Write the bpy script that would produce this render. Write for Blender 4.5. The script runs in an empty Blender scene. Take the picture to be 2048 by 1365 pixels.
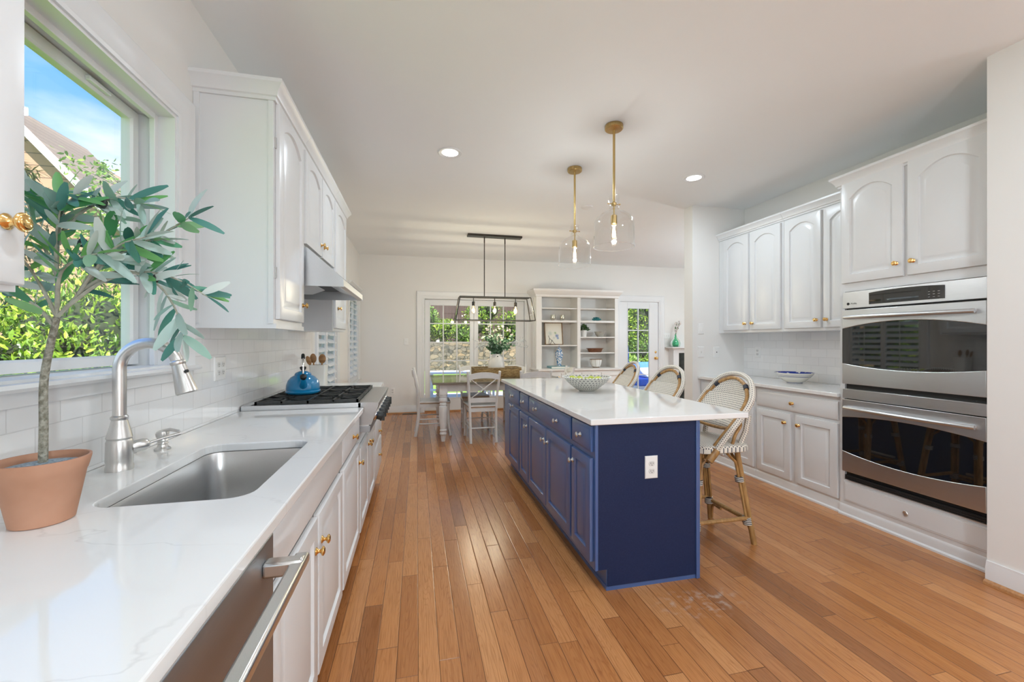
import bpy, bmesh, math, random
from mathutils import Vector, Matrix

# ------------------------------------------------------------------ camera, world, sun, exposure
scene = bpy.context.scene
COL = scene.collection
YAW = math.atan(190 / 829.0)
cam_d = bpy.data.cameras.new('camera')
cam = bpy.data.objects.new('camera', cam_d)
COL.objects.link(cam)
cam.location = (0, 0, 1.258)
cam.rotation_euler = (math.pi / 2, 0, -YAW)
cam_d.sensor_width = 36.0
cam_d.lens = 829 / 2048 * 36
cam_d.clip_start = 0.02
scene.camera = cam

scene.view_settings.view_transform = 'Standard'
scene.view_settings.look = 'None'
scene.view_settings.gamma = 1.0
scene.view_settings.use_curve_mapping = False
scene.view_settings.exposure = 0.32
try:
    scene.cycles.use_denoising = True
    scene.cycles.max_bounces = 10
    scene.cycles.diffuse_bounces = 8
    scene.cycles.glossy_bounces = 5
    scene.cycles.transparent_max_bounces = 12
    scene.cycles.caustics_reflective = False
    scene.cycles.caustics_refractive = False
    scene.cycles.sample_clamp_indirect = 4.0
    scene.cycles.blur_glossy = 0.5
except Exception:
    pass

DOWN_W = 9.0      # recessed lights
PEND_W = 6.5       # pendant bulbs
CHAN_W = 13.0       # chandelier bulbs
FILL_W = 76.0    # added globe fill lamps, unseen behind the camera and in the side rooms
SKY = 1.18
SUN = 11.0


class NT:
    """small helper to wire nodes"""
    def __init__(self, nt):
        self.nt = nt

    def n(self, kind, ins=None, **attrs):
        nd = self.nt.nodes.new(kind)
        for k, v in attrs.items():
            setattr(nd, k, v)
        for k, v in (ins or {}).items():
            s = nd.inputs[k]
            if isinstance(v, bpy.types.NodeSocket):
                self.nt.links.new(v, s)
            else:
                s.default_value = v
        return nd

    def m(self, op, a, b=None, c=None, clamp=False):
        nd = self.nt.nodes.new('ShaderNodeMath')
        nd.operation = op
        nd.use_clamp = clamp
        for i, v in enumerate((a, b, c)):
            if v is None:
                continue
            if isinstance(v, bpy.types.NodeSocket):
                self.nt.links.new(v, nd.inputs[i])
            else:
                nd.inputs[i].default_value = v
        return nd.outputs[0]

    def mix(self, f, a, b, blend='MIX'):
        nd = self.nt.nodes.new('ShaderNodeMix')
        nd.data_type = 'RGBA'
        nd.blend_type = blend
        for i, v in ((0, f), (6, a), (7, b)):
            if isinstance(v, bpy.types.NodeSocket):
                self.nt.links.new(v, nd.inputs[i])
            else:
                nd.inputs[i].default_value = v if i == 0 else (*v[:3], 1)
        return nd.outputs[2]

    def ramp(self, f, stops, interp='LINEAR'):
        nd = self.nt.nodes.new('ShaderNodeValToRGB')
        r = nd.color_ramp
        r.interpolation = interp
        while len(r.elements) < len(stops):
            r.elements.new(0.5)
        for e, (p, c) in zip(r.elements, stops):
            e.position = p
            e.color = (*c[:3], 1)
        self.nt.links.new(f, nd.inputs[0])
        return nd.outputs[0]


world = bpy.data.worlds.new('world')
scene.world = world
world.use_nodes = True
wn = NT(world.node_tree)
world.node_tree.nodes.clear()
tc = wn.n('ShaderNodeTexCoord')
sp = wn.n('ShaderNodeSeparateXYZ', {0: tc.outputs['Generated']})
grad = wn.ramp(sp.outputs[2], [(0.0, (.80, .88, .95)), (.12, (.55, .76, .98)), (.35, (.20, .48, .95)), (.7, (.10, .32, .85))])
mp_ = wn.n('ShaderNodeMapping', {0: tc.outputs['Generated'], 'Scale': (1.0, 1.0, 2.6), 'Location': (.35, .1, .0)})
nz = wn.n('ShaderNodeTexNoise', {0: mp_.outputs[0], 'Scale': 2.1, 'Detail': 7.0, 'Roughness': .55})
cl = wn.ramp(nz.outputs[0], [(.40, (0, 0, 0)), (.56, (1, 1, 1))])
low = wn.ramp(sp.outputs[2], [(.02, (.6, .6, .6)), (.22, (1, 1, 1)), (.45, (.25, .25, .25))])
clm = wn.mix(1.0, cl, low, 'MULTIPLY')
sky_c = wn.mix(clm, grad, (.95, .97, 1.0))
bg = wn.n('ShaderNodeBackground', {0: sky_c, 1: SKY})
wo = wn.n('ShaderNodeOutputWorld', {0: bg.outputs[0]})

sun_d = bpy.data.lights.new('sun', 'SUN')
sun_d.energy = SUN
sun_d.angle = math.radians(1.0)
sun_d.color = (1.0, .95, .86)
sun = bpy.data.objects.new('sun', sun_d)
COL.objects.link(sun)
sun.location = (3, -6, 12)
sun.rotation_euler = Vector((-.28, .58, -.76)).to_track_quat('-Z', 'Y').to_euler()


# ------------------------------------------------------------------ materials
def principled(name, color, rough=.5, metal=0.0, spec=.5, coat=0.0, coat_rough=.05, aniso=0.0):
    m = bpy.data.materials.new(name)
    m.use_nodes = True
    b = m.node_tree.nodes['Principled BSDF']
    b.inputs['Base Color'].default_value = (*color[:3], 1)
    b.inputs['Roughness'].default_value = rough
    b.inputs['Metallic'].default_value = metal
    b.inputs['Specular IOR Level'].default_value = spec
    b.inputs['Coat Weight'].default_value = coat
    b.inputs['Coat Roughness'].default_value = coat_rough
    b.inputs['Anisotropic'].default_value = aniso
    return m


def noise_mat(name, c1, c2, scale=20.0, rough=.5, metal=0.0, spec=.5, coat=0.0, bump=0.0, stretch=(1, 1, 1), detail=4.0, lo=.35, hi=.65):
    """principled with colour that wanders between two tones, and an optional fine bump"""
    m = principled(name, c1, rough, metal, spec, coat)
    t = NT(m.node_tree)
    b = m.node_tree.nodes['Principled BSDF']
    co = t.n('ShaderNodeTexCoord')
    mp = t.n('ShaderNodeMapping', {0: co.outputs['Object'], 'Scale': stretch})
    nz = t.n('ShaderNodeTexNoise', {0: mp.outputs[0], 'Scale': scale, 'Detail': detail})
    c = t.ramp(nz.outputs[0], [(lo, c1), (hi, c2)])
    t.nt.links.new(c, b.inputs['Base Color'])
    if bump:
        bp = t.n('ShaderNodeBump', {'Height': nz.outputs[0], 'Strength': bump, 'Distance': .01})
        t.nt.links.new(bp.outputs[0], b.inputs['Normal'])
    return m


def glass_mat(name, tint=(1, 1, 1), base=.03, rough=0.0, edge=1.0, gloss=(1, 1, 1), power=4.0):
    """thin clear sheet: mirror reflection that grows at grazing angles over plain transmission"""
    m = bpy.data.materials.new(name)
    m.use_nodes = True
    m.node_tree.nodes.clear()
    t = NT(m.node_tree)
    lw = t.n('ShaderNodeLayerWeight', {0: .5})
    f = t.m('POWER', lw.outputs['Facing'], power)
    f = t.m('MULTIPLY_ADD', f, edge * (1 - base), base, clamp=True)
    tr = t.n('ShaderNodeBsdfTransparent', {0: (*tint, 1)})
    gl = t.n('ShaderNodeBsdfGlossy', {0: (*gloss, 1), 'Roughness': rough})
    mx = t.n('ShaderNodeMixShader', {0: f, 1: tr.outputs[0], 2: gl.outputs[0]})
    t.n('ShaderNodeOutputMaterial', {0: mx.outputs[0]})
    return m


def emit_mat(name, color, strength):
    m = bpy.data.materials.new(name)
    m.use_nodes = True
    m.node_tree.nodes.clear()
    t = NT(m.node_tree)
    e = t.n('ShaderNodeEmission', {0: (*color, 1), 1: strength})
    t.n('ShaderNodeOutputMaterial', {0: e.outputs[0]})
    return m


def tile_mat(name, axis, zoff):
    m = principled(name, (.82, .82, .82), .09, spec=.55)
    t = NT(m.node_tree)
    b = m.node_tree.nodes['Principled BSDF']
    co = t.n('ShaderNodeTexCoord')
    s = t.n('ShaderNodeSeparateXYZ', {0: co.outputs['Object']})
    z = t.m('SUBTRACT', s.outputs[2], zoff)
    v = t.n('ShaderNodeCombineXYZ', {0: s.outputs[axis], 1: z})
    br = t.n('ShaderNodeTexBrick', {0: v.outputs[0], 'Color1': (.84, .84, .84, 1), 'Color2': (.78, .785, .79, 1), 'Mortar': (.68, .68, .68, 1),
                                    'Scale': 1.0, 'Mortar Size': .0016, 'Mortar Smooth': .3, 'Brick Width': .154, 'Row Height': .077})
    t.nt.links.new(br.outputs[0], b.inputs['Base Color'])
    nz = t.n('ShaderNodeTexNoise', {0: co.outputs['Object'], 'Scale': 16.0, 'Detail': 1.0})
    h = t.m('MULTIPLY_ADD', br.outputs[1], -1.0, 1.0)
    h = t.m('MULTIPLY_ADD', nz.outputs[0], .55, h)
    bp = t.n('ShaderNodeBump', {'Height': h, 'Strength': .35, 'Distance': .004})
    t.nt.links.new(bp.outputs[0], b.inputs['Normal'])
    return m


def floor_mat():
    m = principled('oak_floor', (.4, .16, .06), .2, spec=.45)
    t = NT(m.node_tree)
    b = m.node_tree.nodes['Principled BSDF']
    co = t.n('ShaderNodeTexCoord')
    s = t.n('ShaderNodeSeparateXYZ', {0: co.outputs['Object']})
    PW = .0815
    xs = t.m('DIVIDE', t.m('ADD', s.outputs[0], 10.02), PW)
    ix = t.m('FLOOR', xs)
    fx = t.m('FRACT', xs)
    w1 = t.n('ShaderNodeTexWhiteNoise', {'W': ix}, noise_dimensions='1D')
    L = .95
    ys = t.m('ADD', t.m('DIVIDE', s.outputs[1], L), t.m('MULTIPLY', w1.outputs[0], 17.0))
    # vary board length: warp the running coordinate
    ys = t.m('ADD', ys, t.m('MULTIPLY', t.m('SINE', t.m('MULTIPLY', ys, 2.1)), .28))
    iy = t.m('FLOOR', ys)
    fy = t.m('FRACT', ys)
    cell = t.n('ShaderNodeCombineXYZ', {0: ix, 1: iy})
    w2 = t.n('ShaderNodeTexWhiteNoise', {'Vector': cell.outputs[0]}, noise_dimensions='2D')
    tone = t.ramp(w2.outputs[0], [(0.0, (.31, .122, .040)), (.10, (.40, .160, .052)), (.45, (.46, .190, .063)),
                                  (.75, (.50, .215, .075)), (1.0, (.57, .268, .105))])
    seed = t.m('MULTIPLY', w2.outputs[0], 60.0)
    gv = t.n('ShaderNodeCombineXYZ', {0: t.m('MULTIPLY', s.outputs[0], 210.0), 1: t.m('MULTIPLY', s.outputs[1], 7.0), 2: seed})
    g1 = t.n('ShaderNodeTexNoise', {0: gv.outputs[0], 'Scale': 1.0, 'Detail': 5.0, 'Roughness': .6})
    gm = t.ramp(g1.outputs[0], [(.28, (.72, .66, .60)), (.52, (1, 1, 1)), (.8, (1.10, 1.10, 1.10))])
    c = t.mix(1.0, tone, gm, 'MULTIPLY')
    # cathedral figure: contour lines of a slow noise
    cv = t.n('ShaderNodeCombineXYZ', {0: t.m('MULTIPLY', s.outputs[0], 13.0), 1: t.m('MULTIPLY', s.outputs[1], 1.1), 2: seed})
    g2 = t.n('ShaderNodeTexNoise', {0: cv.outputs[0], 'Scale': 1.0, 'Detail': 2.0, 'Roughness': .4})
    ring = t.m('FRACT', t.m('MULTIPLY', g2.outputs[0], 26.0))
    rm = t.ramp(ring, [(0.0, (.80, .74, .68)), (.25, (1, 1, 1)), (.9, (1, 1, 1)), (1.0, (.80, .74, .68))])
    c = t.mix(.7, c, rm, 'MULTIPLY')
    # worn pale scuffs in front of the island
    sx = t.m('SUBTRACT', s.outputs[0], 1.33)
    sy = t.m('SUBTRACT', s.outputs[1], 1.74)
    r2 = t.m('ADD', t.m('POWER', t.m('DIVIDE', sx, .26), 2.0), t.m('POWER', t.m('DIVIDE', sy, .13), 2.0))
    near = t.m('SUBTRACT', 1.0, r2, clamp=True)
    n3 = t.n('ShaderNodeTexNoise', {0: co.outputs['Object'], 'Scale': 24.0, 'Detail': 3.0})
    sc = t.m('MULTIPLY', near, t.m('MULTIPLY', t.m('SUBTRACT', n3.outputs[0], .5, clamp=True), 5.0, clamp=True), clamp=True)
    c = t.mix(t.m('MULTIPLY', sc, .6), c, (.62, .52, .44))
    ex = t.m('MULTIPLY', t.m('MINIMUM', fx, t.m('SUBTRACT', 1.0, fx)), PW)
    ey = t.m('MULTIPLY', t.m('MINIMUM', fy, t.m('SUBTRACT', 1.0, fy)), L)
    e = t.m('MINIMUM', ex, ey)
    gap = t.m('SUBTRACT', 1.0, t.m('DIVIDE', e, .0021), clamp=True)
    c = t.mix(gap, c, (.06, .02, .008))
    t.nt.links.new(c, b.inputs['Base Color'])
    ro = t.m('MULTIPLY_ADD', g1.outputs[0], .14, .17)
    t.nt.links.new(ro, b.inputs['Roughness'])
    edge = t.m('DIVIDE', e, .004, clamp=True)
    tilt = t.m('MULTIPLY_ADD', w2.outputs[0], .25, edge)
    bp = t.n('ShaderNodeBump', {'Height': tilt, 'Strength': .35, 'Distance': .002})
    t.nt.links.new(bp.outputs[0], b.inputs['Normal'])
    return m


def quartz_mat():
    m = principled('white_quartz', (.80, .80, .795), .06, spec=.6)
    t = NT(m.node_tree)
    b = m.node_tree.nodes['Principled BSDF']
    co = t.n('ShaderNodeTexCoord')
    mp = t.n('ShaderNodeMapping', {0: co.outputs['Object'], 'Rotation': (0, 0, .5), 'Scale': (1.4, 3.0, 1.0)})
    n1 = t.n('ShaderNodeTexNoise', {0: mp.outputs[0], 'Scale': 1.1, 'Detail': 5.0, 'Distortion': .4})
    a = t.m('ABSOLUTE', t.m('SUBTRACT', n1.outputs[0], .5))
    vein = t.m('SUBTRACT', 1.0, t.m('DIVIDE', a, .007), clamp=True)
    n2 = t.n('ShaderNodeTexNoise', {0: co.outputs['Object'], 'Scale': 2.3})
    vein = t.m('MULTIPLY', vein, t.m('MULTIPLY', t.m('SUBTRACT', n2.outputs[0], .38, clamp=True), 2.0, clamp=True))
    c = t.mix(vein, (.80, .80, .795), (.56, .555, .55))
    t.nt.links.new(c, b.inputs['Base Color'])
    return m


def steel_mat(name, axis, base=(.60, .60, .60), rough=.30):
    """brushed metal; the brushing runs along one axis"""
    m = principled(name, base, rough, 1.0)
    t = NT(m.node_tree)
    b = m.node_tree.nodes['Principled BSDF']
    co = t.n('ShaderNodeTexCoord')
    sc = [620.0, 620.0, 620.0]
    sc[axis] = 6.0
    mp = t.n('ShaderNodeMapping', {0: co.outputs['Object'], 'Scale': sc})
    nz = t.n('ShaderNodeTexNoise', {0: mp.outputs[0], 'Scale': 1.0, 'Detail': 2.0})
    r = t.m('MULTIPLY_ADD', nz.outputs[0], .06, rough - .03)
    t.nt.links.new(r, b.inputs['Roughness'])
    c = t.ramp(nz.outputs[0], [(.3, tuple(.97 * x for x in base)), (.7, tuple(min(1, 1.03 * x) for x in base))])
    t.nt.links.new(c, b.inputs['Base Color'])
    return m


def weave_mat(name, a0, a1, su=70.0, sv=70.0, size=.23, uv=False):
    """cream woven strand with offset rows of dark dots in the plane of two object axes"""
    m = principled(name, (.7, .66, .58), .55)
    t = NT(m.node_tree)
    b = m.node_tree.nodes['Principled BSDF']
    co = t.n('ShaderNodeTexCoord')
    s = t.n('ShaderNodeSeparateXYZ', {0: co.outputs['UV' if uv else 'Object']})
    u = t.m('MULTIPLY', s.outputs[a0], su)
    v = t.m('MULTIPLY', s.outputs[a1], sv)
    row = t.m('FLOOR', v)
    sh = t.m('MULTIPLY', t.m('FRACT', t.m('MULTIPLY', row, .5)), 1.0)
    fu = t.m('SUBTRACT', t.m('FRACT', t.m('ADD', u, sh)), .5)
    fv = t.m('SUBTRACT', t.m('FRACT', v), .5)
    d = t.m('MAXIMUM', t.m('ABSOLUTE', fu), t.m('ABSOLUTE', fv))
    dot = t.m('LESS_THAN', d, size)
    c = t.mix(dot, (.72, .68, .60), (.022, .03, .055))
    t.nt.links.new(c, b.inputs['Base Color'])
    bp = t.n('ShaderNodeBump', {'Height': d, 'Strength': .3, 'Distance': .004})
    t.nt.links.new(bp.outputs[0], b.inputs['Normal'])
    return m


def stripe_mat(name, axis, freq, c1, c2):
    m = principled(name, c1, .5)
    t = NT(m.node_tree)
    b = m.node_tree.nodes['Principled BSDF']
    co = t.n('ShaderNodeTexCoord')
    s = t.n('ShaderNodeSeparateXYZ', {0: co.outputs['Object']})
    f = t.m('FRACT', t.m('MULTIPLY', s.outputs[axis], freq))
    c = t.mix(t.m('GREATER_THAN', f, .5), c1, c2)
    t.nt.links.new(c, b.inputs['Base Color'])
    return m


def leaf_mat(name, stops, rough=.45, trans=.25):
    m = bpy.data.materials.new(name)
    m.use_nodes = True
    t = NT(m.node_tree)
    b = m.node_tree.nodes['Principled BSDF']
    g = t.n('ShaderNodeNewGeometry')
    c = t.ramp(g.outputs['Random Per Island'], stops)
    t.nt.links.new(c, b.inputs['Base Color'])
    b.inputs['Roughness'].default_value = rough
    if trans:
        out = m.node_tree.nodes['Material Output']
        tl = t.n('ShaderNodeBsdfTranslucent', {0: c})
        mx = t.n('ShaderNodeMixShader', {0: trans, 1: b.outputs[0], 2: tl.outputs[0]})
        t.nt.links.new(mx.outputs[0], out.inputs[0])
    return m


def stone_mat():
    m = principled('field_stone', (.4, .33, .26), .85)
    t = NT(m.node_tree)
    b = m.node_tree.nodes['Principled BSDF']
    co = t.n('ShaderNodeTexCoord')
    n0 = t.n('ShaderNodeTexNoise', {0: co.outputs['Object'], 'Scale': 2.0, 'Detail': 2.0})
    s = t.n('ShaderNodeSeparateXYZ', {0: co.outputs['Object']})
    v = t.n('ShaderNodeCombineXYZ', {0: t.m('ADD', t.m('MULTIPLY', s.outputs[0], 2.0), n0.outputs[0]), 1: t.m('MULTIPLY', s.outputs[1], 2.0),
                                     2: t.m('ADD', t.m('MULTIPLY', s.outputs[2], 3.6), n0.outputs[0])})
    vo = t.n('ShaderNodeTexVoronoi', {0: v.outputs[0], 'Scale': 2.3}, feature='F1')
    ve = t.n('ShaderNodeTexVoronoi', {0: v.outputs[0], 'Scale': 2.3}, feature='DISTANCE_TO_EDGE')
    se = t.n('ShaderNodeSeparateColor', {0: vo.outputs['Color']})
    c = t.ramp(se.outputs[0], [(0, (.06, .054, .050)), (.3, (.14, .115, .098)), (.55, (.24, .165, .11)), (.75, (.10, .095, .092)), (1, (.30, .215, .15))])
    n1 = t.n('ShaderNodeTexNoise', {0: co.outputs['Object'], 'Scale': 14.0, 'Detail': 4.0})
    c = t.mix(.5, c, t.ramp(n1.outputs[0], [(.3, (.6, .6, .6)), (.7, (1.2, 1.2, 1.2))]), 'MULTIPLY')
    gap = t.m('SUBTRACT', 1.0, t.m('DIVIDE', ve.outputs[0], .085), clamp=True)
    c = t.mix(gap, c, (.02, .017, .014))
    t.nt.links.new(c, b.inputs['Base Color'])
    return m


def plank_mat(name, axis, pitch, c1, c2, gap_c, rough=.7):
    m = principled(name, c1, rough)
    t = NT(m.node_tree)
    b = m.node_tree.nodes['Principled BSDF']
    co = t.n('ShaderNodeTexCoord')
    s = t.n('ShaderNodeSeparateXYZ', {0: co.outputs['Object']})
    k = t.m('DIVIDE', s.outputs[axis], pitch)
    w = t.n('ShaderNodeTexWhiteNoise', {'W': t.m('FLOOR', k)}, noise_dimensions='1D')
    c = t.mix(w.outputs[0], c1, c2)
    f = t.m('FRACT', k)
    g = t.m('LESS_THAN', f, .09)
    c = t.mix(g, c, gap_c)
    t.nt.links.new(c, b.inputs['Base Color'])
    return m


M = {}
M['wall'] = noise_mat('greige_paint', (.775, .768, .750), (.785, .778, .760), 3.0, .7, spec=.25)
M['ceiling'] = noise_mat('ceiling_paint', (.83, .85, .86), (.84, .86, .87), 2.0, .8, spec=.2)
M['trim'] = principled('white_trim_paint', (.74, .75, .76), .35)
M['case'] = principled('warm_white_case_paint', (.76, .745, .72), .4)
M['cab'] = noise_mat('white_cabinet_paint', (.70, .712, .722), (.71, .722, .732), 5.0, .32)
M['plastic'] = principled('white_plastic', (.80, .80, .79), .3)
M['plastic_dim'] = principled('outlet_face_plastic', (.66, .66, .65), .35)
M['slot'] = principled('dark_slot', (.03, .03, .03), .6)
M['black'] = principled('black_metal', (.02, .02, .02), .4)
M['iron'] = noise_mat('cast_iron', (.018, .02, .02), (.035, .037, .036), 60.0, .45, spec=.5)
M['bronze'] = noise_mat('dark_bronze', (.045, .040, .034), (.065, .058, .048), 30.0, .4, metal=.6)
M['brass'] = principled('polished_brass', (.80, .52, .20), .16, 1.0)
M['sbrass'] = steel_mat('satin_brass', 2, (.56, .40, .17), .28)
M['nickel'] = steel_mat('brushed_nickel', 2, (.70, .69, .67), .30)
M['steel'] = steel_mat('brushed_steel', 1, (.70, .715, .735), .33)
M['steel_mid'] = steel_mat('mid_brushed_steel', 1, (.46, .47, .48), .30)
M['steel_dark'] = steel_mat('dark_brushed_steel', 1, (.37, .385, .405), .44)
M['steel_sink'] = steel_mat('satin_sink_steel', 1, (.62, .62, .615), .33)
M['chrome'] = principled('chrome', (.8, .8, .8), .08, 1.0)
M['quartz'] = quartz_mat()
M['floor'] = floor_mat()
M['navy'] = noise_mat('navy_lit_paint', (.038, .098, .270), (.040, .103, .280), 8.0, .36, spec=.9, coat=.5)  # lit copy: the sheen on the island front is put into the colour
M['navy_shaded'] = noise_mat('navy_shaded_paint', (.007, .017, .062), (.010, .022, .072), 120.0, .5, spec=.3, stretch=(1, 1, 1), bump=.05)  # darker copy of the navy: shade on the island end put into the colour
M['tile_l'] = tile_mat('subway_tile', 1, .805)
M['tile_r'] = tile_mat('subway_tile_far', 1, .80)
M['oak'] = noise_mat('oak_shoe', (.38, .17, .06), (.48, .24, .10), 8.0, .35, stretch=(1, 12, 12))
M['glass'] = glass_mat('window_glass', (.99, 1.0, 1.0), .022)
M['shade_glass'] = glass_mat('clear_shade_glass', (.965, .965, .96), .04, 0.0, 1.0, power=3.0)
M['rim_glass'] = glass_mat('polished_glass_rim', (.97, .97, .97), .50, .2, 1.0)
M['oven_glass'] = principled('black_oven_glass', (.008, .008, .008), .03, spec=.9, coat=.6, coat_rough=.02)
M['terracotta'] = noise_mat('terracotta', (.42, .205, .12), (.50, .265, .17), 9.0, .6)
M['pebble'] = noise_mat('grey_pebbles', (.10, .16, .20), (.40, .46, .50), 180.0, .6)
M['bark'] = noise_mat('grey_green_bark', (.16, .15, .11), (.36, .35, .29), 120.0, .85, bump=.8)
M['olive_stem'] = noise_mat('olive_twig', (.30, .30, .24), (.42, .42, .35), 60.0, .7)
M['olive'] = leaf_mat('olive_leaves', [(0, (.06, .20, .17)), (.22, (.09, .28, .24)), (.34, (.10, .36, .14)), (.50, (.20, .46, .13)), (.58, (.30, .46, .42)), (.8, (.50, .62, .58)), (1, (.70, .75, .73))], .42, .30)
M['olive_fruit'] = principled('dark_olive', (.03, .035, .03), .3)
M['kettle'] = principled('blue_enamel', (.006, .195, .41), .10, coat=.5)
M['rubber'] = principled('black_rubber', (.015, .018, .018), .5)
M['wood_mid'] = noise_mat('walnut_wood', (.25, .12, .04), (.40, .22, .09), 9.0, .5, stretch=(1, 1, 6))
M['wood_tray'] = noise_mat('red_brown_wood', (.12, .045, .02), (.20, .08, .035), 12.0, .5, stretch=(1, 6, 6))
M['ceramic'] = noise_mat('off_white_ceramic', (.66, .64, .60), (.70, .68, .64), 6.0, .3)
M['white_china'] = principled('white_china', (.78, .78, .76), .2)
M['rattan'] = noise_mat('honey_rattan', (.29, .15, .048), (.45, .26, .095), 10.0, .42, stretch=(6, 6, 1.2))
M['weave_back'] = weave_mat('woven_back_strand', 0, 2, 72, 84, .22)
M['weave_rim'] = weave_mat('woven_rim_strand', 0, 1, 1.0, 1.0, .19, uv=True)
M['weave_seat'] = weave_mat('woven_seat_strand', 0, 1, 105, 70, .23)
M['bind'] = stripe_mat('black_white_binding', 2, 95.0, (.02, .025, .04), (.70, .68, .62))
M['bind_dark'] = principled('navy_binding', (.015, .02, .035), .5)
M['chair_paint'] = noise_mat('worn_white_paint', (.66, .65, .63), (.72, .71, .69), 9.0, .45)
M['seat_worn'] = noise_mat('worn_oak_edge', (.30, .17, .08), (.42, .27, .15), 10.0, .5)
M['table_top'] = plank_mat('table_top_boards', 1, .19, (.17, .15, .115), (.21, .185, .14), (.08, .06, .04), .10)
M['basket'] = noise_mat('woven_seagrass', (.20, .11, .035), (.46, .31, .13), 60.0, .75, bump=1.0, stretch=(.35, .35, 1.6), detail=2.0)
M['basket_rim'] = noise_mat('seagrass_rim', (.14, .09, .04), (.34, .25, .13), 90.0, .8, bump=1.0)
M['euc'] = leaf_mat('eucalyptus_leaves', [(0, (.05, .13, .065)), (.5, (.12, .25, .13)), (.8, (.25, .38, .25)), (1, (.48, .57, .50))], .5, .1)
M['blossom'] = leaf_mat('pale_blossom', [(0, (.76, .66, .60)), (.5, (.80, .70, .64)), (1, (.84, .80, .78))], .6, .2)
M['twig'] = principled('dark_twig', (.06, .05, .045), .7)
M['pale_twig'] = noise_mat('grey_blue_twig', (.30, .34, .36), (.46, .50, .52), 40.0, .7)
M['lime'] = noise_mat('green_lime', (.36, .44, .03), (.52, .58, .07), 12.0, .35)
M['bulb_glass'] = glass_mat('amber_bulb_glass', (1.0, .86, .62), .05, 0.0, .8)
M['bulb_clear'] = glass_mat('clear_bulb_glass', (1.0, .97, .92), .05, 0.0, .8)
M['filament'] = emit_mat('glowing_filament', (1.0, .62, .24), 14.0)
M['filament_hot'] = emit_mat('hot_filament', (1.0, .80, .52), 16.0)
M['globe_glass'] = glass_mat('frosted_globe', (.96, .95, .93), .06, .3, .6)
M['lens'] = emit_mat('recessed_light_lens', (1.0, .97, .93), 6.0)
M['hood_lamp'] = principled('hood_lamp_cover', (.8, .8, .8), .25)
M['siding'] = plank_mat('tan_siding', 2, .42, (.38, .225, .155), (.40, .24, .165), (.16, .10, .07), .8)
M['shingle'] = plank_mat('taupe_shingles', 2, .22, (.155, .12, .10), (.205, .16, .13), (.08, .062, .052), .9)
M['hedge'] = leaf_mat('bright_shrub_leaves', [(0, (.05, .12, .015)), (.35, (.14, .27, .025)), (.7, (.30, .45, .04)), (1, (.52, .64, .10))], .4, .3)
M['hedge_dark'] = leaf_mat('mid_shrub_leaves', [(0, (.05, .12, .025)), (.5, (.15, .28, .05)), (1, (.34, .48, .10))], .4, .3)
M['yew'] = leaf_mat('conifer_sprays', [(0, (.05, .065, .02)), (.5, (.11, .13, .04)), (1, (.22, .22, .08))], .6, .2)
M['grass'] = noise_mat('lawn_grass', (.13, .27, .025), (.22, .40, .05), 6.0, .9, bump=.4)
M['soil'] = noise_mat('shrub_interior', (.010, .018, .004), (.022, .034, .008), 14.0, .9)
M['stone'] = stone_mat()
M['fence'] = plank_mat('brown_fence_boards', 0, .14, (.060, .034, .027), (.074, .043, .034), (.022, .013, .011))
M['bounce_paver'] = noise_mat('pale_bounce', (.70, .69, .66), (.76, .75, .72), 3.0, .85)
M['paver'] = noise_mat('patio_paver', (.46, .43, .40), (.54, .51, .48), 5.0, .85)
M['patio_white'] = principled('white_patio_paint', (.72, .70, .74), .45)
M['blue_fabric'] = noise_mat('bright_blue_canvas', (.03, .13, .62), (.04, .17, .74), 6.0, .7)
M['pale_fabric'] = noise_mat('pale_striped_cushion', (.56, .60, .72), (.74, .74, .76), 18.0, .8, stretch=(1, 6, 1))
M['mercury'] = noise_mat('mercury_glass', (.42, .40, .30), (.80, .78, .68), 40.0, .18, metal=.8)
M['coral'] = noise_mat('teal_coral', (.01, .13, .15), (.03, .26, .28), 30.0, .5)
M['grey_bowl'] = noise_mat('grey_stoneware', (.34, .33, .29), (.42, .41, .37), 20.0, .6)
M['frame_wood'] = noise_mat('bronze_frame_wood', (.16, .09, .035), (.25, .15, .07), 14.0, .4)
M['mat_board'] = principled('cream_mat_board', (.72, .69, .60), .8)
M['plant_leaf'] = leaf_mat('dark_plant_leaves', [(0, (.015, .05, .015)), (.6, (.04, .11, .03)), (1, (.10, .22, .06))], .4, .1)
M['teal_book'] = principled('teal_book_cloth', (.22, .40, .43), .6)
M['paper'] = principled('paper_edges', (.74, .72, .66), .8)
M['green_glass'] = principled('green_bottle_glass', (.10, .70, .34), .05, spec=.6)
M['green_glass'].node_tree.nodes['Principled BSDF'].inputs['Transmission Weight'].default_value = .8
M['firebox'] = noise_mat('firebox_black', (.012, .016, .014), (.03, .035, .03), 20.0, .7)
M['vent'] = principled('bronze_register', (.10, .085, .065), .4, .6)


def jar_mat(name, base, ink, scale, thr=.5):
    m = principled(name, base, .18, coat=.3)
    t = NT(m.node_tree)
    b = m.node_tree.nodes['Principled BSDF']
    co = t.n('ShaderNodeTexCoord')
    nz = t.n('ShaderNodeTexNoise', {0: co.outputs['Object'], 'Scale': scale, 'Detail': 1.5})
    f = t.ramp(nz.outputs[0], [(thr - .03, (0, 0, 0)), (thr + .03, (1, 1, 1))])
    c = t.mix(f, base, ink)
    t.nt.links.new(c, b.inputs['Base Color'])
    return m


M['jar'] = jar_mat('blue_white_porcelain', (.70, .74, .76), (.06, .20, .42), 42.0, .5)
M['painted_bowl'] = jar_mat('navy_painted_glaze', (.015, .035, .25), (.72, .72, .70), 26.0, .60)


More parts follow.
